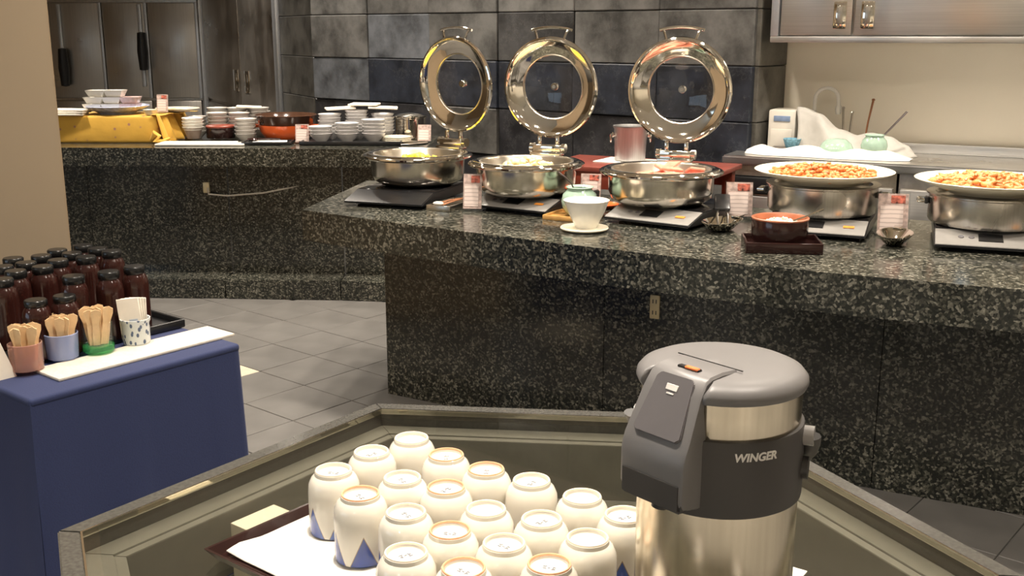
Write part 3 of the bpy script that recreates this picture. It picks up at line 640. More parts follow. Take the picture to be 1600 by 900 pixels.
# --- chafing dishes
def chafer():
    KS = (1.06, 1.06, 1.10)
    t = thing('chafing_dish', 'x', 'chafing dish', (0, 0, 0))
    MB().lathe([(0, .002), (.12, 0), (.145, .004), (.168, .018), (.178, .040), (.180, .087), (.182, .098)], 64).build('body', M['satin'], t).scale = KS
    MB().lathe([(.180, .094), (.205, .098), (.211, .103), (.211, .108), (.205, .112), (.198, .1115), (.195, .116), (.188, .118), (.172, .116), (.168, .112)], 64).build('rim', M['chrome'], t).scale = KS
    MB().lathe([(.172, .115), (.166, .116), (.162, .110), (.156, .065), (.145, .052), (0, .050)], 56).build('food_pan', M['pan'], t).scale = KS
    h = MB().box((0, .220, .152), (.125, .042, .034), .007, 3).box((0, .207, .133), (.13, .05, .014), .003).build('hinge', M['chrome'], t)
    for s in (-1, 1):
        MB().tube([(s*.067-.008, .220, .154), (s*.067+.008, .220, .154)], .019, 18).build('hinge_cap', M['chrome'], h)
        MB().box((s*.038, .224, .182), (.014, .014, .036), .003).build('lid_bracket', M['chrome'], h)
    # lid, standing upright behind the dish: its axis points to the front (-y)
    R = .197; mt = rotm(PI/2-math.radians(-3), 0, 0, (0, .234, .197+R-.004))   # local z of the lathe -> -y
    lid = MB().lathe([(R-.006, .004), (R, .002), (R+.002, -.006), (R-.004, -.012), (.178, -.022), (.150, -.031), (.126, -.036), (.122, -.034), (.1235, -.029), (.127, -.0275), (.150, -.021), (.176, -.0115), (R-.010, -.0035), (R-.006, .004)], 72, mtx=mt).build('lid_ring', M['chrome'], t)
    MB().lathe([(.1245, -.033), (.09, -.045), (.05, -.052), (0, -.054)], 56, mtx=mt).build('lid_glass', M['glass'], lid)
    MB().lathe([(.1275, -.029), (.1285, -.0255), (.1265, -.0245), (.1235, -.027)], 56, mtx=mt).build('window_gasket', M['dsteel'], lid)
    MB().lathe([(0, -.042), (.013, -.042), (.015, -.048), (.015, -.065), (.010, -.075), (0, -.076)], 20, mtx=mt).build('lid_knob', M['chrome'], lid)
    MB().lathe([(.007, -.0415), (.007, -.040), (0, -.040)], 14, mtx=mt).build('lid_screw', M['dsteel'], lid)
    for s in (-1, 1):   # handle
        MB().tube([(s*.055, R-.012, -.012), (s*.064, R+.014, -.020), (s*.070, R+.024, -.026)], .005, 8, mtx=mt).build('handle_post', M['chrome'], lid)
    MB().tube([(x, R+.024+.011*(1-(x/.085)**2), -.026) for x in [-.085+.017*k for k in range(11)]], .0055, 8, mtx=mt).build('handle_bar', M['chrome'], lid)
    return t
HZ = IZ+.0545
ch0 = chafer()
CH = [(-.385, 4.36, 38, 'left'), (.055, 4.08, 24, 'middle'), (.540, 3.85, 22, 'right')]
HOBS = [(-.425, 4.27, 20), (.100, 4.12, 33), (.590, 3.83, 36)]
for i, (x, y, a, nm) in enumerate(CH):
    o = ch0 if i == 0 else copy_tree(ch0)
    o.location = (x, y, HZ+.001); o.rotation_euler = (0, 0, -math.radians(a))
    o['label'] = ['round chrome chafing dish with open lid, leftmost, holding yellow food', 'round chrome chafing dish with open lid, middle, holding pale scramble', 'round chrome chafing dish with open lid, rightmost, holding pink ham'][i]; o['group'] = 'open chafing dishes'
    hob('black induction hob under the %s chafing dish' % nm, (*HOBS[i][:2], IZ), -math.radians(HOBS[i][2]), i > 0)
def clumps(name, label, loc, m, n, R, size, hgt, jit=.2, base=True, long=1, cat='food'):
    b = MB()
    if base: b.lathe([(R*1.08, 0), (R*.9, hgt*.5), (R*.5, hgt*.85), (0, hgt)], 28)
    for k in range(n):
        r = R*math.sqrt(random.random()); a = random.uniform(0, 2*PI); q = r/R
        z = hgt*(1-q*q)*random.uniform(.8, 1.15)+size*.3
        mt = rotm(random.uniform(-.6, .6), random.uniform(-.6, .6), random.uniform(0, PI))
        b.ball((r*math.cos(a), r*math.sin(a), z), (size*long*random.uniform(.7, 1.25), size*random.uniform(.6, 1.1), size*random.uniform(.4, .7)), 1, mt, jit)
    o = b.build(name, m, None, loc, ang=70); return tag(o, label, cat, kind='stuff')
clumps('yellow_vegetables', 'yellow cooked vegetables inside the leftmost chafing dish', (CH[0][0], CH[0][1], HZ+.058), M['egg'], 120, .140, .016, .050)
clumps('scrambled_food', 'pale scrambled food filling the middle chafing dish', (CH[1][0], CH[1][1], HZ+.058), M['potato'], 260, .146, .015, .068, long=1.2)
for k in range(11):
    a = 2*PI*k/9+.3; r = .03+.052*(k % 3)*.9; z = .070+.012*(k//4)
    o = MB().box((0, 0, 0), (.095, .055, .011), .004, 2).build('ham_slice', M['ham'], None, (CH[2][0]+r*math.cos(a), CH[2][1]+r*math.sin(a), HZ+z+.014+.002*k), (random.uniform(-.3, .3), random.uniform(-.35, .35), random.uniform(0, PI)))
    tag(o, 'pink slice of ham in the rightmost chafing dish', 'ham slice', 'ham slices in the rightmost chafing dish')
o = MB().lathe([(.157, .080), (0, .082)], 40).build('ham_juice', M['broth'], None, (CH[2][0], CH[2][1], HZ+.001)); tag(o, 'reddish juice at the bottom of the rightmost chafing dish', 'juice', kind='stuff')

# --- big plates on steel stands
def stand_plate(label, x, y, a, foodname, foodlabel, fm, long):
    lb = 'left' if x < 1.3 else 'right'
    hob('grey fronted induction hob under the %s large pasta platter' % lb, (x-.005, y-.03, IZ), -math.radians(a))
    t = thing('warming_stand', 'round steel warming stand below the %s large pasta platter' % lb, 'stand', (x, y, HZ+.001), -math.radians(a))
    MB().lathe([(0, 0), (.16, 0), (.178, .004), (.184, .014), (.184, .092), (.192, .096), (.192, .100), (.165, .100), (.160, .09), (0, .09)], 56).build('body', M['steel'], t)
    for s in (-1, 1):
        h = MB().box((s*.190, 0, .068), (.014, .05, .022), .005).build('handle_bracket', M['black'], t)
        MB().tube([(s*.196, -.03, .068), (s*.215, -.03, .068), (s*.215, .03, .068), (s*.196, .03, .068)], .006, 8).build('handle', M['chrome'], h)
    z = HZ+.001+.1005
    p = tag(MB().lathe([(0, .0), (.13, 0), (.135, .005), (.20, .028), (.232, .040), (.2345, .043), (.231, .0445), (.198, .034), (.13, .012), (0, .010)], 72).build('oval_platter', M['ivory'], None, (x, y, z)), label, 'platter')
    n = 330; b = MB(); R = .172; hg = .022
    b.lathe([(R, .024), (R*.85, .024+hg*.4), (R*.4, .02+hg*.9), (0, .02+hg)], 28)
    for k in range(n):
        r = R*1.02*math.sqrt(random.random()); an = random.uniform(0, 2*PI); q = r/R
        zz = .024+hg*(1-q*q)+random.uniform(.0, .014)
        mt = rotm(random.uniform(-.5, .5), random.uniform(-.5, .5), random.uniform(0, PI))
        sz = .0105
        b.ball((r*math.cos(an), r*math.sin(an), zz), (sz*long*random.uniform(.8, 1.3), sz*.85, sz*.75), 1, mt, .12)
    tag(b.build(foodname, fm, None, (x, y, z), ang=70), foodlabel, 'pasta', kind='stuff')
stand_plate('large cream platter heaped with small orange pasta', 1.075, 3.665, 24, 'sauced_pasta', 'small orange sauced pasta heaped on the left platter', M['pasta'], 1.25)
stand_plate('large cream platter of orange penne cut by the right picture edge', 1.545, 3.42, 20, 'sauced_penne', 'orange penne heaped on the right platter', M['pasta2'], 2.1)

# --- small things on the island
def il(px, py): return at(px, py, IZ)
def small_tray(name, label, loc, rz, L, W, hgt, m, cat='tray', lip=.01):
    t = thing(name, label, cat, loc, rz)
    MB().box((0, 0, hgt*.25), (L, W, hgt*.5), .002).build('base', m, t)
    for y in (-W/2, W/2): MB().box((0, y, hgt*.5), (L+.006, .007, hgt), .002).build('side', m, t)
    for x in (-L/2, L/2): MB().box((x, 0, hgt*.5), (.007, W+.004, hgt), .002).build('side', m, t)
    return t
p = Vector((-.235, 4.09, IZ)); small_tray('tongs_tray', 'small dark tray with wooden tongs between the left two chafing dishes', p, math.radians(65), .21, .095, .022, M['dsteel'])
t = thing('wooden_tongs', 'wooden tongs with white tips on the small dark tray', 'tongs', p + Vector((0, 0, .016)), math.radians(60))
for s in (-1, 1): MB().tube([(-.09, s*.014, .006), (.0, s*.012, .010), (.09, s*.002, .008)], .006, 8, flat=.5).build('arm', M['darkwood'], t)
MB().ball((-.09, 0, .012), (.018, .022, .008), 2).build('tip', M['white'], t)
sign('menu card leaning between the left and middle chafing dishes', il(738, 331), math.radians(-8), .078, .148)
sign('menu card behind the celadon jar', il(922, 317), math.radians(-15), .09, .12)
sign('menu card in clear stand between right chafing dish and left platter', il(1154, 343), math.radians(-6), .105, .14)
sign('menu card in clear stand between the two large platters', il(1393, 368), math.radians(-10), .108, .145)
# bamboo tray + jar with tongs
p = il(896, 341); small_tray('bamboo_tray', 'square bamboo tray under the celadon jar', p, math.radians(-28), .17, .15, .018, M['bamboo'])
jz = Vector((p.x+.022, p.y+.01, IZ+.010)); jar('celadon_jar', 'pale green celadon jar with black tongs on the bamboo tray', jz, 1.12, M['celadon'])
t = thing('black_tongs', 'black tongs standing in the celadon jar', 'tongs', jz)
for s in (-1, 1): MB().tube([(.01, s*.004, .03), (-.03, s*.006, .115), (-.055, s*.008, .140), (-.078, s*.006, .158)], [.004, .0045, .0055, .005], 8, flat=.6).build('arm', M['dutil'], t)
# white bowl on saucer
p = il(913, 360); 
o = plate('saucer', 'round cream saucer under the white bowl', (p.x, p.y, IZ), .083, .010, M['ivory'])
t = thing('white_rice_bowl', 'white deep bowl with pinkish inside on the cream saucer', 'bowl', (p.x+.006, p.y+.006, IZ+.0085))
MB().lathe([(0, 0), (.036, 0), (.039, .008), (.058, .045), (.074, .085), (.079, .096), (.077, .097), (.070, .083), (.050, .04), (.028, .014), (0, .012)], 44).build('body', M['white'], t)
o = MB().lathe([(.064, .076), (0, .078)], 32).build('sauce', mat('pinkish_sauce', (.66, .50, .42), .3), None, (p.x+.006, p.y+.006, IZ+.0085)); tag(o, 'pale sauce inside the white deep bowl', 'sauce', kind='stuff')
p = il(945, 325); o = MB().lathe([(0, 0), (.03, 0), (.055, .016), (.052, .018), (.03, .006), (0, .005)], 28).build('orange_dish', M['cocotte'], None, (p.x, p.y, IZ), (0, 0, 0)); tag(o, 'small orange dish behind the white bowl', 'dish')
# steel spoon rests with tongs
def rest(label, loc, rz, s=1):
    t = thing('spoon_rest', label, 'spoon rest', loc, rz)
    MB().lathe([(0, .003), (.045*s, .002), (.062*s, .008), (.088*s, .026), (.100*s, .034), (.102*s, .036), (.100*s, .037), (.085*s, .028), (.060*s, .011), (.04*s, .006), (0, .006)], 44, sy=.56).build('dish', M['chrome'], t)
    MB().box((.108*s, 0, .037), (.045, .030, .005), .002).build('lip_tab', M['chrome'], t)
    return t
p = il(1128, 360); rest('shiny steel spoon rest to the right of the rightmost chafing dish', p, math.radians(50))
t = thing('serving_tongs', 'black handled tongs leaning from hob to the steel spoon rest', 'tongs', p + Vector((0, 0, .02)), math.radians(80))
for s in (-1, 1): MB().tube([(-.06, s*.016, .008), (.05, s*.018, .022), (.10, s*.014, .036)], .0045, 8, flat=.6).build('arm', M['chrome'], t)
MB().box((0, 0, 0), (.12, .055, .014), .006, 2, rotm(0, -.3, 0, (.145, 0, .054))).build('grip', M['black'], t)
rest('shiny steel spoon rest in front of the card between the platters', il(1397, 381), math.radians(65), 1.0)
# maroon bowl on tray
p = il(1220, 389); t = small_tray('maroon_tray', 'dark maroon square tray under the brown bowl', p, math.radians(-7), .225, .16, .034, M['maroon'])
t = thing('brown_bowl', 'dark brown round bowl with terracotta rim filled with grated cheese', 'bowl', (p.x-.004, p.y+.012, IZ+.0175))
MB().lathe([(0, 0), (.075, 0), (.080, .004), (.086, .030), (.088, .076), (.086, .080)], 44).build('body', M['maroon'], t)
MB().lathe([(.088, .077), (.0885, .081), (.084, .083), (.080, .078), (.076, .05), (0, .046)], 44).build('inner_glaze', M['terracotta'], t)
clumps('grated_cheese', 'white grated cheese filling the brown bowl', (p.x-.004, p.y+.012, IZ+.0175+.052), M['rice'], 150, .064, .007, .022)
t = thing('small_spoon', 'thin steel spoon leaning out of the brown bowl', 'spoon', (p.x-.004, p.y+.012, IZ+.07))
MB().tube([(.03, 0, .012), (.09, .0, .034), (.135, .01, .052)], .0035, 8).build('handle', M['chrome'], t); MB().ball((.02, 0, .010), (.018, .011, .004), 2).build('bowl', M['chrome'], t)

# ============================================================ NAVY TABLE WITH BOTTLES
TA = Vector((-1.012, 2.118, 0)); TE = Vector((.628, .778, 0)); TD = Vector((-.778, .628, 0)); TL, TDp, TZt = .535, .78, .70
TANG = math.atan2(TE.y, TE.x)
t = thing('clothed_table', 'side table covered to the floor with a navy blue tablecloth', 'table', TA, TANG)
MB().box((TL/2, TDp/2, .345), (TL-.03, TDp-.03, .69)).build('table_frame', M['legm'], t, smooth=False)
def cloth(u, v):   # u along the hem, v 0 top .. 1 floor
    P_ = 2*(TL+TDp); s = u*P_
    if s < TL: q = Vector((s, 0)); n = Vector((0, -1))
    elif s < TL+TDp: q = Vector((TL, s-TL)); n = Vector((1, 0))
    elif s < 2*TL+TDp: q = Vector((TL-(s-TL-TDp), TDp)); n = Vector((0, 1))
    else: q = Vector((0, TDp-(s-2*TL-TDp))); n = Vector((-1, 0))
    wv = .007*math.sin(s*13)+.006*math.sin(s*29+1)
    o = max(0, wv)*v**.8 + .016*v
    cx_, cy_ = TL/2, TDp/2
    return (q.x+(q.x-cx_)/cx_*o, q.y+(q.y-cy_)/cy_*o, (1-v)*(TZt-.012)+.004)
cb = MB().grid(cloth, 240, 12); bmesh.ops.remove_doubles(cb.bm, verts=list(cb.bm.verts), dist=.002)
cb.build('cloth_skirt', M['bluecloth'], t, ang=60)
MB().box((TL/2, TDp/2, TZt-.010), (TL+.004, TDp+.004, .020), .008, 3).build('cloth_top', M['bluecloth'], t)
def tp(e, d, z=0): return TA + TE*e + TD*d + Vector((0, 0, TZt+z))
t = thing('bottle_tray', 'black lipped tray carrying the brown bottles on the navy table', 'tray', tp(.285, .495), TANG)
MB().box((0, 0, .004), (.50, .51, .007), .002).build('base', M['black'], t)
for y in (-.26, .26): MB().box((0, y, .012), (.51, .010, .022), .004, 2).build('rim', M['black'], t)
for x in (-.253, .253): MB().box((x, 0, .012), (.010, .52, .022), .004, 2).build('rim', M['black'], t)
bot_me = MB().lathe([(0, 0), (.029, 0), (.0325, .004), (.0328, .118), (.031, .136), (.0265, .148), (.0235, .152), (.0235, .160), (0, .160)], 28).mesh('body', M['bottle'])
cap_me = MB().lathe([(.0245, .153), (.0258, .155), (.0258, .168), (.0235, .171), (0, .1715)], 24).mesh('cap', M['cap'])
caps = [(3, 433), (4, 413), (20, 400), (24, 420), (40, 407), (55, 465), (64, 396), (66, 413), (89, 387), (90, 403), (100, 458), (112, 392), (114, 428), (129, 380), (134, 398), (152, 385), (169, 421), (174, 389), (209, 413)]
for k, (x, y) in enumerate(caps):
    short = (x, y) in ((55, 465), (100, 458)); z = .85 if short else .88
    p = at(x, y+2, z); sz = .82 if short else 1
    b = thing('brown_bottle', ('short dark brown bottle, %s from left by its black cap, front row' if short else 'dark brown bottle with black cap, %s from left counting by caps') % ORD[k], 'bottle', (p.x, p.y, TZt+.0085), 0, 'brown bottles on the tray')
    link('body', bot_me, b); link('cap', cap_me, b); b.scale = (1, 1, sz)
# linen strip and glasses
o = MB().box((0, 0, .004), (.47, .115, .008), .003).build('linen_strip', M['linen'], None, tp(.335, .075+.045), (0, 0, TANG)); tag(o, 'folded cream linen strip lying along the front of the navy table', 'linen')
def tumbler(name, label, loc, r0, r1, h, m, basem=None):
    t = thing(name, label, 'glass', loc)
    MB().lathe([(0, .0), (r0*.9, 0), (r0, .003), (r1, h), (r1-.0025, h+.001), (r0-.003, .008), (0, .008)], 36).build('body', m, t)
    if basem: MB().lathe([(r0*.98, .003), (r0+.002, .006), (r0+.002, .018), (r0*.7, .020), (0, .014)], 32).build('coloured_base', basem, t)
    return t
stick_me = MB().prism([(-.008, 0), (.008, 0), (.0085, .03), (.0075, .055), (.0115, .076), (.0105, .087), (0, .091), (-.0105, .087), (-.0115, .076), (-.0075, .055), (-.0085, .03)], -.0011, .0011).mesh('wooden_stick', M['wood'], False)
G = [(43, 577, .036, .037, .062, 'roseglass', None, 'rose tinted glass, leftmost on the linen strip', 'rose'), (99, 559, .035, .038, .060, 'blueglass', None, 'frosted pale blue glass beside the rose glass', 'blue'), (155, 550, .034, .036, .074, 'glass', 'greenglass', 'clear glass with green base on the linen strip', 'green based')]
for gi, (x, y, r0, r1, h, m, bm_, lb, nm) in enumerate(G):
    p = at(x, y, TZt+.008); p.z = TZt+.0085
    tumbler('stick_glass', lb, p, r0, r1, h, M[m], M[bm_] if bm_ else None)
    for k in range(11):
        a = 2*PI*k/11+gi; rr = .020 if k % 3 else .008
        o = link('wooden_stick', stick_me, None, p + Vector((.015*math.cos(a)*(1 if k % 3 else .4), .015*math.sin(a)*(1 if k % 3 else .4), .0135 if bm_ is None else .021)), (PI/2-.16*math.sin(a)*(rr/.02), .17*math.cos(a)*(rr/.02), random.uniform(-.6, .6)+.4))
        tag(o, 'pale wooden stir stick standing in the %s glass' % nm, 'stir stick', 'stir sticks in the %s glass' % nm)
p = at(214, 535, TZt+.008); p.z = TZt+.0085
leafm, lt, lb_ = nt('leaf_pattern_glaze'); lp_ = pos(lt, obj=True); mp = N(lt, 'ShaderNodeMapping'); mp.inputs['Scale'].default_value = (95, 95, 60); mp.inputs['Rotation'].default_value = (.6, .5, .3); lt.links.new(lp_, mp.inputs['Vector'])
vv = N(lt, 'ShaderNodeTexVoronoi'); vv.inputs['Scale'].default_value = 1; lt.links.new(mp.outputs[0], vv.inputs['Vector'])
lt.links.new(ramp(lt, vv.outputs['Distance'], [(0, (.05, .08, .16)), (.32, (.08, .12, .2)), (.38, (.62, .66, .66)), (1, (.66, .70, .70))]), lb_.inputs['Base Color']); lb_.inputs['Roughness'].default_value = .15
t = thing('patterned_cup', 'pale cup with dark blue leaf pattern holding paper packets', 'cup', p)
MB().lathe([(0, 0), (.031, 0), (.033, .004), (.0335, .052), (.036, .056), (.036, .062), (.033, .062), (.030, .05), (.029, .008), (0, .006)], 36).build('body', leafm, t)
for k in range(4):
    o = MB().box((0, 0, .055), (.052-.004*k, .004, .10), .001, 1).build('paper_packet', M['paper'], None, p + Vector((-.003+.002*k, -.012+.008*k, .008)), (math.radians(-4+3*k), math.radians(-5+2.5*k), .15)); tag(o, 'cream paper packet, %s from the front in the leaf patterned cup' % ORD[k], 'packet', 'paper packets')
    if k == 0: MB().box((.008, -.0024, .048), (.020, .0006, .010), 0).build('blue_print', mat('faint_blue_print', (.45, .50, .58), .7), o, smooth=False)
t = thing('beige_box', 'beige tapered box at the left picture edge in front of the bottles', 'box', (-1.172, 2.262, TZt), TANG)
MB()._add([(-.05, -.04, 0), (.05, -.04, 0), (.05, .04, 0), (-.05, .04, 0), (-.05, -.03, .095), (.022, -.03, .095), (.022, .03, .095), (-.05, .03, .095)], [(0, 1, 2, 3), (4, 5, 6, 7), (0, 1, 5, 4), (1, 2, 6, 5), (2, 3, 7, 6), (3, 0, 4, 7)]).build('body', M['paper'], t, smooth=False)
MB().box((-.014, 0, .097), (.076, .064, .005), .001).build('lid', M['paper'], t, smooth=False)

# ============================================================ HEXAGONAL GLASS TABLE
HC = Vector((.012, 1.405, 0)); HA = math.radians(-5.7); HR = .70; TT = .72
t = thing('hexagonal_table', 'hexagonal glass topped table with grey stone rim', 'table', HC, HA)
def hx(r): return [(r*math.cos(PI/3*k), r*math.sin(PI/3*k)) for k in range(6)]
def hexring(b, ro, ri, z0, z1, gap=0):
    A, B_ = hx(ro), hx(ri)
    for k in range(6):
        j = (k+1) % 6
        b.prism([A[k], A[j], B_[j], B_[k]], z0, z1)
    return b
A, B_ = hx(HR), hx(HR-.036)
for k in range(6):
    j = (k+1) % 6
    MB().prism([A[k], A[j], B_[j], B_[k]], TT-.040, TT, .002).build('rim_segment', M['rim'], t, smooth=False)
hexring(MB(), HR-.036, HR-.0395, TT-.010, TT+.0008).build('metal_strip', M['chrome'], t, smooth=False)
MB().prism(hx(HR-.040), TT-.009, TT-.001).build('glass_top', M['tglass'], t, smooth=False)
for nm, ro, ri, z0, z1 in (('inner_ledge', HR-.037, HR-.085, TT-.05, TT-.035), ('apron_board', HR-.085, HR-.105, TT-.15, TT-.037)):
    A, B_ = hx(ro), hx(ri)
    for k in range(6):
        j = (k+1) % 6
        MB().prism([A[k], A[j], B_[j], B_[k]], z0, z1, .001).build(nm, M['apron'], t, smooth=False)
MB().prism(hx(HR-.106), TT-.165, TT-.15, .001).build('under_shelf', M['apron'], t, smooth=False)
for k in range(6):
    a = PI/3*k; MB().box(((HR-.15)*math.cos(a), (HR-.15)*math.sin(a), (TT-.17)/2), (.05, .05, TT-.17), .004).build('leg', M['legm'], t)
q = at(385, 812, TT-.06)
MB().box((0, 0, .05), (.10, .09, .10), .001).build('cream_block', M['cream'], t, Matrix.Rotation(-HA, 4, 'Z') @ (Vector((q.x+.05, q.y-.03, TT-.149))-HC), (0, 0, math.radians(-38)-HA), smooth=False)
# --- tray with teacups
TU = Vector((.62, .785, 0)).normalized(); TV = Vector((.785, -.62, 0)).normalized(); TO = Vector((-.414, 1.383, TT+.001)); VA = math.atan2(TV.y, TV.x)
t = thing('cup_tray', 'dark lacquer tray lined with a white cloth carrying upturned teacups', 'tray', TO, VA)      # local x = TV, local y = TU
LX, LY = .535, .36
MB().box((LX/2, LY/2, .004), (LX, LY, .007), .002).build('base', M['maroon'], t)
lipp = [(0, .004), (-.012, .018), (-.016, .018), (-.004, .001)]
for (p0, p1, n_) in (((0, 0), (LX, 0), (0, -1)), ((LX, 0), (LX, LY), (1, 0)), ((LX, LY), (0, LY), (0, 1)), ((0, LY), (0, 0), (-1, 0))):
    vs = []
    d_ = Vector((p1[0]-p0[0], p1[1]-p0[1])).normalized()
    for pt, sg in ((p0, -1), (p1, 1)):
        for o_, z in lipp: vs.append((pt[0]-n_[0]*o_+d_.x*sg*(-o_), pt[1]-n_[1]*o_+d_.y*sg*(-o_), z))
    MB()._add(vs, [(0, 1, 2, 3), (4, 5, 6, 7), (0, 1, 5, 4), (1, 2, 6, 5), (2, 3, 7, 6), (3, 0, 4, 7)]).build('lip', M['maroon'], t, smooth=False)
def liner(u, v): return (.006+u*(LX-.012), .006+v*(LY-.012), TT+.0110+.0012*math.sin(12*u+5*v)+.007*max(0, 1-u*14)*max(0, 1-abs(v-.06)*8))
o = MB().grid(lambda u, v: Vector(liner(u, v))-Vector((0, 0, TT)), 40, 30).build('tray_liner', M['cloth'], None, (TO.x, TO.y, TT), (0, 0, VA)); tag(o, 'white cloth lining the dark tray under the teacups', 'cloth')
sm = o.modifiers.new('thickness', 'SOLIDIFY'); sm.thickness = .0015; sm.offset = -1
CUPS = {'back': [(-.159, 1.583), (-.100, 1.514), (-.038, 1.460), (.028, 1.420), (.097, 1.365), (.150, 1.308)],
        'second': [(-.215, 1.527), (-.158, 1.429), (-.093, 1.396), (-.035, 1.326), (.039, 1.295), (.096, 1.241)],
        'third': [(-.262, 1.457), (-.211, 1.374), (-.142, 1.316), (-.080, 1.262), (-.010, 1.227), (.045, 1.172)],
        'front': [(-.131, 1.202), (-.058, 1.163)]}
cprof = [(.0375, 0), (.0380, .002), (.0380, .060), (.0368, .074), (.0325, .083), (.0290, .0865), (.0278, .0875), (.0272, .0925), (.0255, .094), (.0235, .0925), (.0225, .0890), (.010, .0885), (0, .0885)]
inner = [(.0375, 0), (.0355, .001), (.0350, .07), (.028, .082), (0, .083)]
glz = [cup_glaze('teacup_glaze', 0, s, dk) for s, dk in ((0, False), (.37, True), (.7, False))]
ring_or = mat('unglazed_orange_foot', (.80, .40, .22), .6, var=.15, scale=80); ring_w = mat('pale_foot', (.80, .70, .56), .5, var=.08, scale=80)
mark = mat('maker_mark', (.22, .23, .26), .5)
body_mes = [MB().lathe(cprof, 48).lathe(inner, 48).mesh('body', g) for g in glz]
ring_prof = [(.0270, .0922), (.0262, .0946), (.0245, .0946), (.0232, .0922)]
ring_o = MB().lathe(ring_prof, 40).mesh('foot_ring', ring_or); ring_p = MB().lathe(ring_prof, 40).mesh('foot_ring', ring_w)
mk = MB()
for dx, dy, w_, h_, r_ in ((-.006, .003, .005, .0012, .3), (-.006, -.002, .004, .0012, -.5), (-.005, .0, .0012, .006, 0), (.005, .003, .005, .0012, -.2), (.006, -.002, .005, .0012, .2), (.005, 0, .0012, .007, .2), (.0, .001, .003, .001, 0)):
    mk.box((0, 0, 0), (w_, h_, .0006), 0, 1, rotm(0, 0, r_, (dx, dy, .0888)))
mark_me = mk.mesh('base_mark', mark, False)
orange = {('back', 1), ('back', 2), ('second', 2), ('third', 1), ('third', 3), ('front', 1), ('third', 5)}
nomark = {('back', 0), ('second', 5), ('back', 4), ('second', 3)}
for row, lst in CUPS.items():
    for k, (x, y) in enumerate(lst):
        c = thing('teacup', 'upturned white teacup, %s from left in the %s row on the tray%s' % (ORD[k], row, ', orange foot ring' if (row, k) in orange else ''), 'teacup', (x, y, TT+.0128), {('third', 0): 2.9, ('third', 1): 2.25}.get((row, k), random.uniform(0, 6)), 'upturned teacups on the tray')
        link('body', body_mes[1 if (row, k) in {('third', 1), ('second', 5)} else random.choice((0, 2))], c)
        link('foot_ring', ring_o if (row, k) in orange else ring_p, c)
        if (row, k) not in nomark: link('base_mark', mark_me, c)
# --- airpot
AP = Vector((.234, 1.134, TT)); 
spd = Vector((-.76, -.649, 0)).normalized(); AA = math.atan2(spd.y, spd.x)
t = thing('airpot', 'grey and steel pump airpot standing beside the cup tray', 'airpot', AP, AA)
MB().lathe([(0, 0), (.086, 0), (.090, .004), (.090, .012), (.088, .014)], 64).build('base_ring', M['dgrey'], t)
MB().lathe([(.088, .014), (.0905, .018), (.0905, .232)], 72).build('steel_body', M['airsteel'], t)
MB().lathe([(.0905, .226), (.0935, .228), (.0940, .232), (.0935, .308), (.0925, .313), (.088, .314)], 72).build('collar', M['dgrey'], t)
bnd = MB().lathe([(.0885, .312), (.0890, .314), (.0890, .335), (.0890, .356)], 144).build('steel_band', M['airsteel'], t)
for v in bnd.data.vertices:
    if v.co.x > .064 and abs(v.co.y) < .041: v.co.x = .064
def cut(o, lim, hw):
    for v in o.data.vertices:
        if v.co.x > lim and abs(v.co.y) < hw: v.co.x = lim
    return o
lid = cut(MB().lathe([(.0885, .352), (.0925, .353), (.0948, .358), (.0940, .363), (.089, .369), (.080, .373), (.070, .3745), (0, .3775)], 160).build('lid', M['grey'], t), .064, .041)
# pump head: side profile in x (outwards), z; lofted over its width
prof = [(.022, .3775), (.045, .3790), (.064, .3775), (.073, .3735), (.084, .358), (.104, .316), (.109, .306), (.1125, .296), (.1140, .286), (.1140, .250), (.110, .241), (.085, .236), (.070, .236), (.050, .30), (.030, .36)]
b = MB(); vs = []; widths = lambda x, z: (.0385 if z > .37 else .0385+.0055*min(1, (.37-z)/.06)); n_ = len(prof); fs = []
lay = [(-1, 0), (-.93, .003), (.93, .003), (1, 0)]
for sy, grow in lay:
    for (x, z) in prof:
        cx, cz = .070, .305; k = .965 if abs(sy) == 1 else 1
        vs.append((cx+(x-cx)*k, sy*widths(x, z), cz+(z-cz)*k))
for a_ in range(3):
    for i in range(n_): j = (i+1) % n_; fs.append((a_*n_+i, a_*n_+j, (a_+1)*n_+j, (a_+1)*n_+i))
fs.append(tuple(range(n_))[::-1]); fs.append(tuple(range(3*n_, 4*n_)))
b._add(vs, fs); bmesh.ops.bevel(b.bm, geom=[e for e in b.bm.edges if e.calc_face_angle(0) > .35], offset=.0025, segments=2, affect='EDGES')
head = b.build('pump_head', M['grey'], t, ang=35)
# lower nose in darker grey, glossy press plate, orange lock slot
MB().prism([(.100, -.0430), (.1152, -.0425), (.1152, .0425), (.100, .0430)], .238, .272, .003).build('nose_cover', M['dgrey'], head)
sl_a = math.atan2(.3735-.316, .104-.073)       # slope of the press plate
ml = rotm(0, sl_a, 0, (.0905, 0, .3440))
MB().prism([(-.028, -.026), (.031, -.033), (.036, -.028), (.036, .028), (.031, .033), (-.028, .026), (-.033, .021), (-.033, -.021)], -.004, .0018, .001, ml).build('press_plate', M['gloss_grey'], head, ang=25)
MB().box((-.019, 0, .0021), (.007, .016, .001), .0004, 1, ml).build('press_icon', M['text'], head)
MB().box((-.012, 0, .0021), (.002, .010, .001), .0004, 1, ml).build('press_icon', M['text'], head)
MB().box((.058, .002, .3785), (.007, .030, .003), .001, 1).build('lock_slot', M['black'], head)
MB().box((.0595, .007, .3797), (.006, .018, .003), .001, 1).build('lock_slider', M['orange_pl'], head)
MB().lathe([(.010, 0), (.011, -.012), (.008, -.014), (0, -.014)], 20, (.094, 0, .241)).build('spout', M['black'], head)
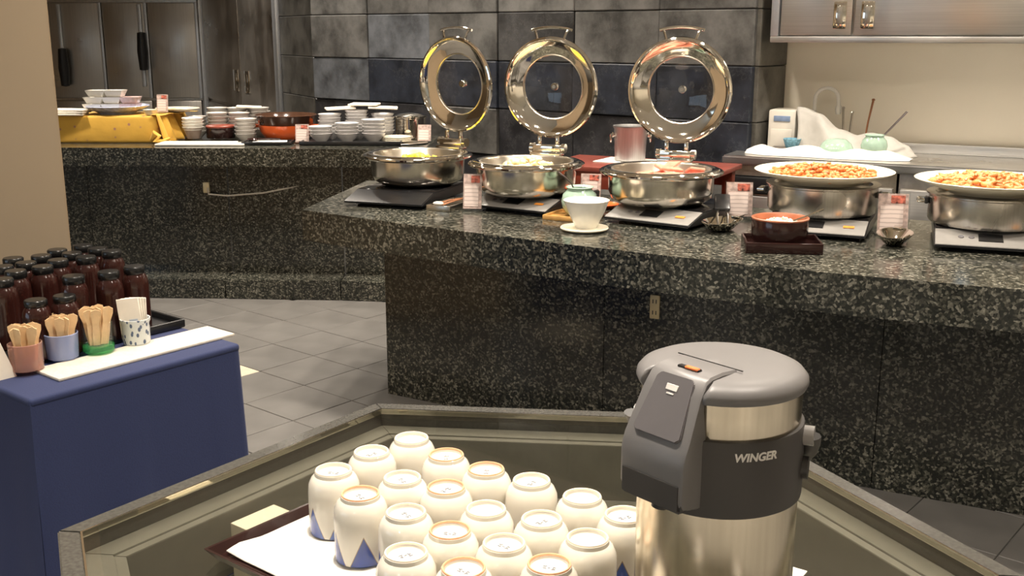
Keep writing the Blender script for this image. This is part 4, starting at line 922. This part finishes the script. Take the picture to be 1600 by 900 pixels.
# seam across the lid in front of the hinge
MB().box((.022, 0, .3778), (.0012, .090, .0012)).build('lid_seam', M['dgrey'], lid, smooth=False)
# name on the collar, bent onto the cylinder
tc = bpy.data.curves.new('t', 'FONT'); tc.body = 'WINGER'; tc.size = .0125; tc.align_x = 'CENTER'; tc.align_y = 'CENTER'; tc.extrude = .0004; tc.shear = .15; tc.offset = .0004; tc.space_character = 1.0
to = bpy.data.objects.new('t', tc); C.objects.link(to); bpy.context.view_layer.update()
tm = bpy.data.meshes.new_from_object(to.evaluated_get(bpy.context.evaluated_depsgraph_get())); bpy.data.objects.remove(to); tm.name = 'brand_lettering'
tdir = math.atan2(-.98, .235)-AA
for v in tm.vertices:
    an = tdir+v.co.x/.094; r_ = .0940+v.co.z
    v.co = Vector((r_*math.cos(an), r_*math.sin(an), .297+v.co.y))
tm.materials.clear(); tm.materials.append(M['text']); link('brand_lettering', tm, t)
# side lugs and bail handle
la = math.atan2(-.36, .93)-AA; hd = Vector((math.cos(la), math.sin(la), 0))
side = Vector((-hd.y, hd.x, 0))
hpts = []
for k in range(21):
    th = PI*k/20; q = hd*math.cos(th)*.1005 + (side*.62+Vector((0, 0, -.78)))*math.sin(th)*.115 + Vector((0, 0, .300))
    hpts.append(q)
MB().tube(hpts, [.011]*3+[.009]*15+[.011]*3, 10, flat=.55).build('bail_handle', M['dgrey'], t)
for s in (-1, 1):
    q = hd*s
    MB().tube([q*.088+Vector((0, 0, .300)), q*(.104 if s > 0 else .098)+Vector((0, 0, .300))], .011, 16).build('handle_pivot', M['greyl'], t)
    MB().tube([q*.090+Vector((0, 0, .262)), q*.100+Vector((0, 0, .262))], .013, 12).build('handle_stop', M['dgrey'], t)
t = thing('acrylic_holder', 'clear acrylic card holder lying on the glass table right of airpot', 'card holder', (.372, 1.345-.02, TT), math.radians(-35))
MB().box((0, 0, .006), (.06, .05, .010), .001, 1).build('block', M['acrylic'], t, smooth=False)
MB().box((0, 0, .0125), (.050, .04, .0015), 0, 1).build('card', M['white'], t, smooth=False)
